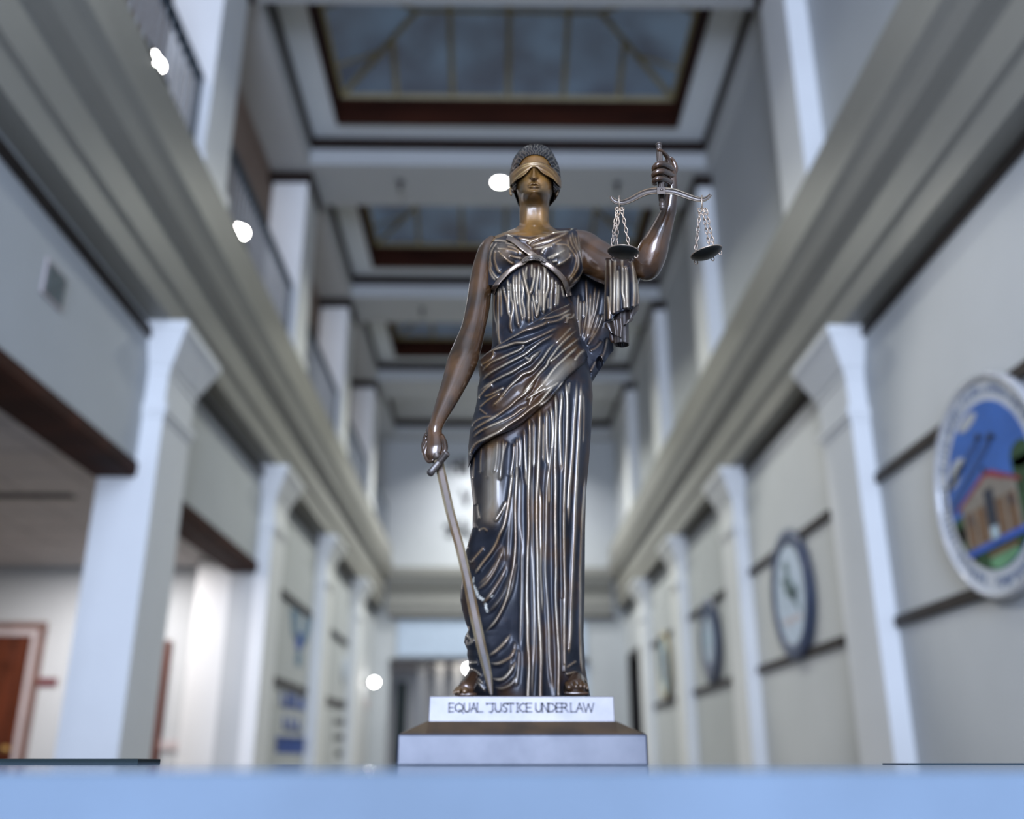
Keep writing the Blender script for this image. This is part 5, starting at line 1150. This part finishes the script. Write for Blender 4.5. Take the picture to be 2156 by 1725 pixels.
flap([(1327,652),(1326,664),(1327,671)], [(1346.5,640),(1344,654),(1333,669)], 1.262, 1.272, .004)
flap([(1320,676),(1318,680),(1313,684)], [(1334,668),(1333,674),(1328,679)], 1.250, 1.256, .003)
mb2.tube([(1287,700),(1289,712),(1291,722)], 1.272, [5, 5.5, 5], n=16, sub=5)
o = mb2.build('cloth_end', B_CLOTH, st)
# ------------------------------------------------------------------ sword
sw = empty('sword', atv(925, 965, 1.240)); sw.parent = st; sw.matrix_parent_inverse = st.matrix_world.inverted()
def blade():
    Lp = [(972,914.5),(1010,922),(1080,938),(1145,956),(1216,973),(1290,987),(1362,1003),(1410,1016),(1453,1028),(1465,1032)]
    Rp = [(972,934),(1010,942),(1080,958),(1155,979),(1262,1003),(1349,1021),(1390,1030),(1421,1036),(1450,1037.5),(1465,1037.5)]
    ys = np.arange(968, 1465.5, 3.0); l = np.interp(ys, *zip(*Lp)); r = np.interp(ys, *zip(*Rp))
    Yb0 = np.interp(ys, [968, 1465], [1.243, 1.238])
    t = np.array([0, .10, .30, .36, .64, .70, .90, 1]); d = np.array([0, .0016, .0034, .0034, .0034, .0034, .0016, 0])
    t = np.array([0, .25, .30, .75, .80, 1]); d = np.array([0, .0034, .0036, .0036, .0034, 0])
    X = l[:, None]+(r-l)[:, None]*t; Y_ = np.broadcast_to(ys[:, None], X.shape)
    F = at(X, Y_, Yb0[:, None]-d); B = at(X, Y_, Yb0[:, None]+d)[:, ::-1]
    P = np.concatenate([F, B[:, 1:-1]], 1)
    o = grid('blade', P, B_BLADE, sw, closed=True, wear=np.broadcast_to(np.concatenate([[.9, .5, 0, 0, .5, .9], [0]*4]), X.shape[:1]+(10,)), caps=True)
    o.data.polygons.foreach_set('use_smooth', [False]*len(o.data.polygons))
blade()
a, b = atv(943.5, 952, 1.232), atv(902, 1001, 1.236); d = (b-a).normalized(); vw = ((a+b)/2-Vector((0, 0, EYE))).normalized()
sd = d.cross(vw).normalized(); fw = sd.cross(d).normalized()
mb = MB(); nn = 16; L_ = (b-a).length
prof = [(0, .35), (.03, .8), (.08, 1.0), (.2, .95), (.5, .92), (.8, .95), (.93, 1.0), (.97, .8), (1, .35)]
vs = []; fs = []
for t, k in prof:
    for j in range(nn):
        q_ = 2*math.pi*j/nn; cx = math.copysign(abs(math.cos(q_))**.5, math.cos(q_)); sx = math.copysign(abs(math.sin(q_))**.5, math.sin(q_))
        vs.append(a+d*L_*t+sd*cx*.0050*k+fw*sx*.0075*k)
for i in range(len(prof)-1):
    for j in range(nn): fs.append((i*nn+j, i*nn+(j+1) % nn, (i+1)*nn+(j+1) % nn, (i+1)*nn+j))
fs += [tuple(range(nn-1, -1, -1)), tuple((len(prof)-1)*nn+j for j in range(nn))]
mb.add(vs, fs); gd = mb.build('crossguard', B_STEEL, sw, True)
mb = MB()
for i in range(10):
    c = a+d*L_*(.10+.037*i)-vw*.0077; mb.tube([c-sd*.0036, c+sd*.0036], .0007, 6)
mb.build('guard_ribs', B_STEEL, gd, True)
mb = MB(); g0, g1 = atv(921, 966, 1.240), atv(909, 908, 1.262); mb.tube([g0, (g0+g1)/2, g1], [.0055, .006, .0055], 14); mb.sphere(tuple(g1), .009, 12); mb.build('hilt_grip', B_STEEL, sw, True)
# ------------------------------------------------------------------ scales
YS_ = 1.205
sc_ = empty('balance_scale', atv(1393, 401, YS_)); sc_.parent = st; sc_.matrix_parent_inverse = st.matrix_world.inverted()
# fluted staff
a, b = atv(1386.8, 299, 1.212), atv(1395, 443, 1.212); ax = (b-a); L_ = ax.length; ax.normalize()
e1 = ax.orthogonal().normalized(); e2 = ax.cross(e1); k = float(mpp(1390, 370, 1.212))
prof = [(0, .5), (.010, 3.2), (.022, 5.0), (.034, 6.8), (.044, 6.9), (.050, 5.4), (.060, 6.9), (.072, 6.6), (.085, 5.0), (.105, 6.3), (.5, 7.2), (.86, 7.0), (.885, 5.8), (.90, 6.6), (.925, 6.8), (.945, 5.6), (.965, 6.4), (.985, 5.0), (1, .6)]
ts = np.concatenate([np.linspace(prof[i][0], prof[i+1][0], 5)[:-1] for i in range(len(prof)-1)]+[[1]]); rs = np.interp(ts, *zip(*prof))*k
n = 96; q = np.linspace(0, 2*math.pi, n, endpoint=False); flute = (1-.11*np.abs(np.sin(q*7))**.8)
P = []
for t, r in zip(ts, rs):
    f = flute if .10 < t < .875 else np.ones(n)
    c = np.array(a+ax*L_*t); P.append(c+(np.array(e1)*np.cos(q)[:, None]+np.array(e2)*np.sin(q)[:, None])*(r*f)[:, None])
grid('staff', np.array(P), B_STEEL, sc_, closed=True, wear=np.broadcast_to(np.zeros(n), (len(ts), n)), caps=True)
# beam
cl_ = [(1286.5,413),(1288.5,418.5),(1295,424),(1304.6,426.5),(1316,426),(1333,418.5),(1347,410),(1360,404.5),(1376,401.5),(1393,401),(1410,402),(1424,404.5),(1440,410.5),(1455,416),(1468,419.8),(1478,420.5),(1486,419),(1492,414.5),(1496.5,409.5)]
hh = [3.2, 4.6, 5.2, 5.4, 5.8, 6.4, 6.8, 7.0, 7.2, 7.4, 7.2, 7.0, 6.6, 6.2, 5.6, 5.2, 4.8, 4.2, 3.2]
t = np.arange(len(cl_)); tt = np.linspace(0, len(cl_)-1, 150); X = np.interp(tt, t, [p[0] for p in cl_]); Yp = np.interp(tt, t, [p[1] for p in cl_]); Hh = np.interp(tt, t, hh)
for _ in range(12):
    for A in (X, Yp, Hh): A[1:-1] = (A[:-2]+2*A[1:-1]+A[2:])/4
gx, gy = np.gradient(X), np.gradient(Yp); ln = np.hypot(gx, gy); nxv, nyv = -gy/ln, gx/ln
sec = [(-1, -.6), (-.82, -1), (-.62, -1.0), (-.56, -.86), (.56, -.86), (.62, -1.0), (.82, -1), (1, -.6), (1, .6), (.8, 1), (-.8, 1), (-1, .6)]
P = np.stack([at(X+nxv*Hh*u, Yp+nyv*Hh*u, YS_-.006+.0045*v) for u, v in sec], 1)
bo = grid('beam', P, B_STEEL, sc_, closed=True, wear=np.broadcast_to(np.array([.8, .8, .5, 0, 0, .5, .8, .8, 0, 0, 0, 0]), (150, 12)), caps=True)
mb = MB(); c = atv(1392, 401, YS_-.0115); w = .0069
P0 = [at(x, y, YS_-.0118) for x, y in ((1382.8, 393.8), (1401.2, 393.8), (1401.2, 408), (1382.8, 408))]; P1 = [at(x, y, YS_+.010) for x, y in ((1382.8, 393.8), (1401.2, 393.8), (1401.2, 408), (1382.8, 408))]
mb.add(P0+P1, [(0,1,2,3),(7,6,5,4),(0,4,5,1),(1,5,6,2),(2,6,7,3),(3,7,4,0)]); bl = mb.build('centre_block', B_STEEL, bo, bevel=.0006)
mb = MB(); mb.sphere(tuple(at(1393, 399.5, YS_-.0118)), (.0024, .0016, .0024), 14); mb.build('rivet', B_STEEL, bo, True)
# rings, chains and pans
def torus(mb, c, e1, e2, R1, R2, r, n=20, m=8):
    pts = [Vector(c)+Vector(e1)*R1*math.cos(t)+Vector(e2)*R2*math.sin(t) for t in [2*math.pi*i/n for i in range(n)]]
    mb.tube(pts, r, m, closed=True)
def chain(name, p, q, parent, pitch=.0072):
    p, q = Vector(p), Vector(q); d = q-p; L = d.length; d.normalize(); n = max(3, round(L/pitch)); mb = MB()
    e = d.cross(Vector((0, 1, 0))).normalized(); f = d.cross(e).normalized()
    for i in range(n):
        c = p+d*L*(i+.5)/n; k = .5+.25*math.sin(i*1.7)
        s = (e*.8+f*.6) if i % 2 == 0 else (e*-.45+f*.9)
        torus(mb, c, d, s.normalized(), L/n*.5+.0017, .0022, .00072, 14, 6)
    return mb.build(name, B_CHAIN, parent, True)
for side, (rx, ry0, ry1), tops, foots, pc, prx, tilt in (
    ('left', (1304.6, 413.5, 437), [(1299,440),(1303,441),(1309,441)], [(1287.5,521),(1297,519),(1325,519.5)], (1312, 533), 33, .10),
    ('right', (1478, 412.5, 439), [(1474,441),(1479,442),(1486,441)], [(1465,525),(1494,521),(1503,520)], (1488, 535), 34, -.26)):
    c = atv(rx, (ry0+ry1)/2, YS_-.006); u = (atv(rx, ry0, YS_-.006)-atv(rx, ry1, YS_-.006)); R = u.length/2
    mb = MB(); torus(mb, c, u.normalized(), Vector((.25, 1, 0)).normalized(), R, .0070, .0009, 28); ring = mb.build('hanging_ring', B_CHAIN, bo, True)
    mb = MB()
    for sx in (-5, 5): torus(mb, atv(rx+sx, ry1+3.5, YS_-.006), (1, 0, 0), (0, .3, 1), .0030, .0038, .0008, 18)
    mb.build('split_ring', B_CHAIN, bo, True)
    # pan: shallow dish seen from below, three feet-like link ends
    pcn = atv(pc[0], pc[1], YS_-.006); R = prx*float(mpp(*pc, YS_)); nz = Vector((math.sin(-tilt)*-1*-1, 0, math.cos(tilt))).normalized()
    nz = Vector((tilt, -.10, 1)).normalized()
    mb = MB(); mb.lathe([(0, -.0058), (R*.35, -.0052), (R*.7, -.0030), (R*.93, .0002), (R, .0022), (R*.985, .0030), (R*.9, .0014), (R*.6, -.0016), (0, -.0044)], pcn, nz, 64)
    pn = mb.build('pan', B_PAN, bo, True)
    mb = MB(); mb.lathe([(R*.965, .0016), (R*1.01, .0018), (R*1.012, .0030), (R*.975, .0032)], pcn, nz, 64); mb.build('pan_rim', B_CHAIN, bo, True)
    mb = MB(); e1 = nz.cross(Vector((0, 1, 0))).normalized(); e2 = nz.cross(e1)
    for aa_ in (-.62, .62, math.pi/2+math.pi):
        pos = pcn+(e1*math.cos(aa_-math.pi/2)+e2*math.sin(aa_-math.pi/2)*-1)*R*.93 if False else pcn+(e1*math.sin(aa_)*1.0-e2*math.cos(aa_))*R*.93*(1 if aa_ < 2 else .9)
        torus(mb, pos-nz*.002, nz, e1, .0036, .0024, .0008, 14)
    mb.build('pan_link', B_CHAIN, bo, True)
    rim = []
    for i, (fx, fy) in enumerate(foots):
        Yr = [YS_+.004, YS_+.012, YS_+.012][i]
        chain('chain', atv(*tops[i], YS_-.006), atv(fx, fy, Yr), bo)
# ------------------------------------------------------------------ plinth
def zat(py, Y): return float(at(1078, py, Y)[2])
PX0 = float((at(835, 1600, 1.2)[0]+at(1365, 1600, 1.2)[0])/2); w1 = float(at(1365, 1600, 1.2)[0]-at(835, 1600, 1.2)[0])/2
w2 = float(at(1296, 1510, 1.232)[0]-at(903, 1510, 1.232)[0])/2; d1 = .125; yc1 = 1.2+d1; d2 = d1-.032
z0, z1, z2, z3 = ZT, zat(1545, 1.2), zat(1520, 1.232), zat(1466.5, 1.232)
pl = empty('plinth', (PX0, yc1, ZT)); pl.parent = st; pl.matrix_parent_inverse = st.matrix_world.inverted()
def slab(name, levels, mt, bev):
    mb = MB(); vs = []; fs = []
    for hw, hd, z in levels: vs += [(PX0-hw, yc1-hd, z), (PX0+hw, yc1-hd, z), (PX0+hw, yc1+hd, z), (PX0-hw, yc1+hd, z)]
    n = len(levels)
    for i in range(n-1):
        for k in range(4): fs.append((i*4+k, i*4+(k+1) % 4, (i+1)*4+(k+1) % 4, (i+1)*4+k))
    fs += [(3, 2, 1, 0), tuple((n-1)*4+k for k in range(4))]
    mb.add(vs, fs); return mb.build(name, mt, pl, bevel=bev)
slab('lower_slab', [(w1, d1, z0), (w1, d1, z1-.003), (w1-.001, d1-.001, z1)], B_LOWER, .0022)
slab('sloping_step', [(w1-.0015, d1-.0015, z1-.0005), (w2+.002, d2+.002, z2), (w2-.01, d2-.01, z2+.002)], B_CHAMFER, 0)
slab('upper_slab', [(w2, d2, z2-.006), (w2-.0006, d2, z3)], B_PLINTH, .0012)
mb = MB(); yf = 1.232+.0004
TXT = [('E',945.5,955),('Q',958,975),('U',977.5,989),('A',991.5,1003.5),('L',1005,1016.5),('J',1029,1040.5),('U',1043,1055),('S',1058,1068.5),('T',1069.5,1081),('I',1087,1092),('C',1093.5,1107),('E',1108.5,1119),('U',1128,1139.5),('N',1141.5,1153.5),('D',1155.5,1169.5),('E',1171.5,1181.5),('R',1183,1195),('L',1202,1212.5),('A',1213.5,1227),('W',1228,1250)]
for ch, x0, x1 in TXT:
    A = at(x0, 1499.5, yf); Bq = at(x1, 1481.5, yf)
    strokes(mb, G[ch], A[0], A[2], Bq[0]-A[0], Bq[2]-A[2], yf, .0018, .0007)
    for (p, q_) in G[ch]:                                     # small serifs on the upright strokes
        if abs(p[0]-q_[0]) < .05 and abs(p[1]-q_[1]) > .9 and ch not in 'IJ':
            for yy_ in (0, 1): strokes(mb, [((p[0]-.12, yy_), (p[0]+.12, yy_))], A[0], A[2], Bq[0]-A[0], Bq[2]-A[2], yf, .0010, .0007)
mb.build('inscription', M['engrave'], pl)
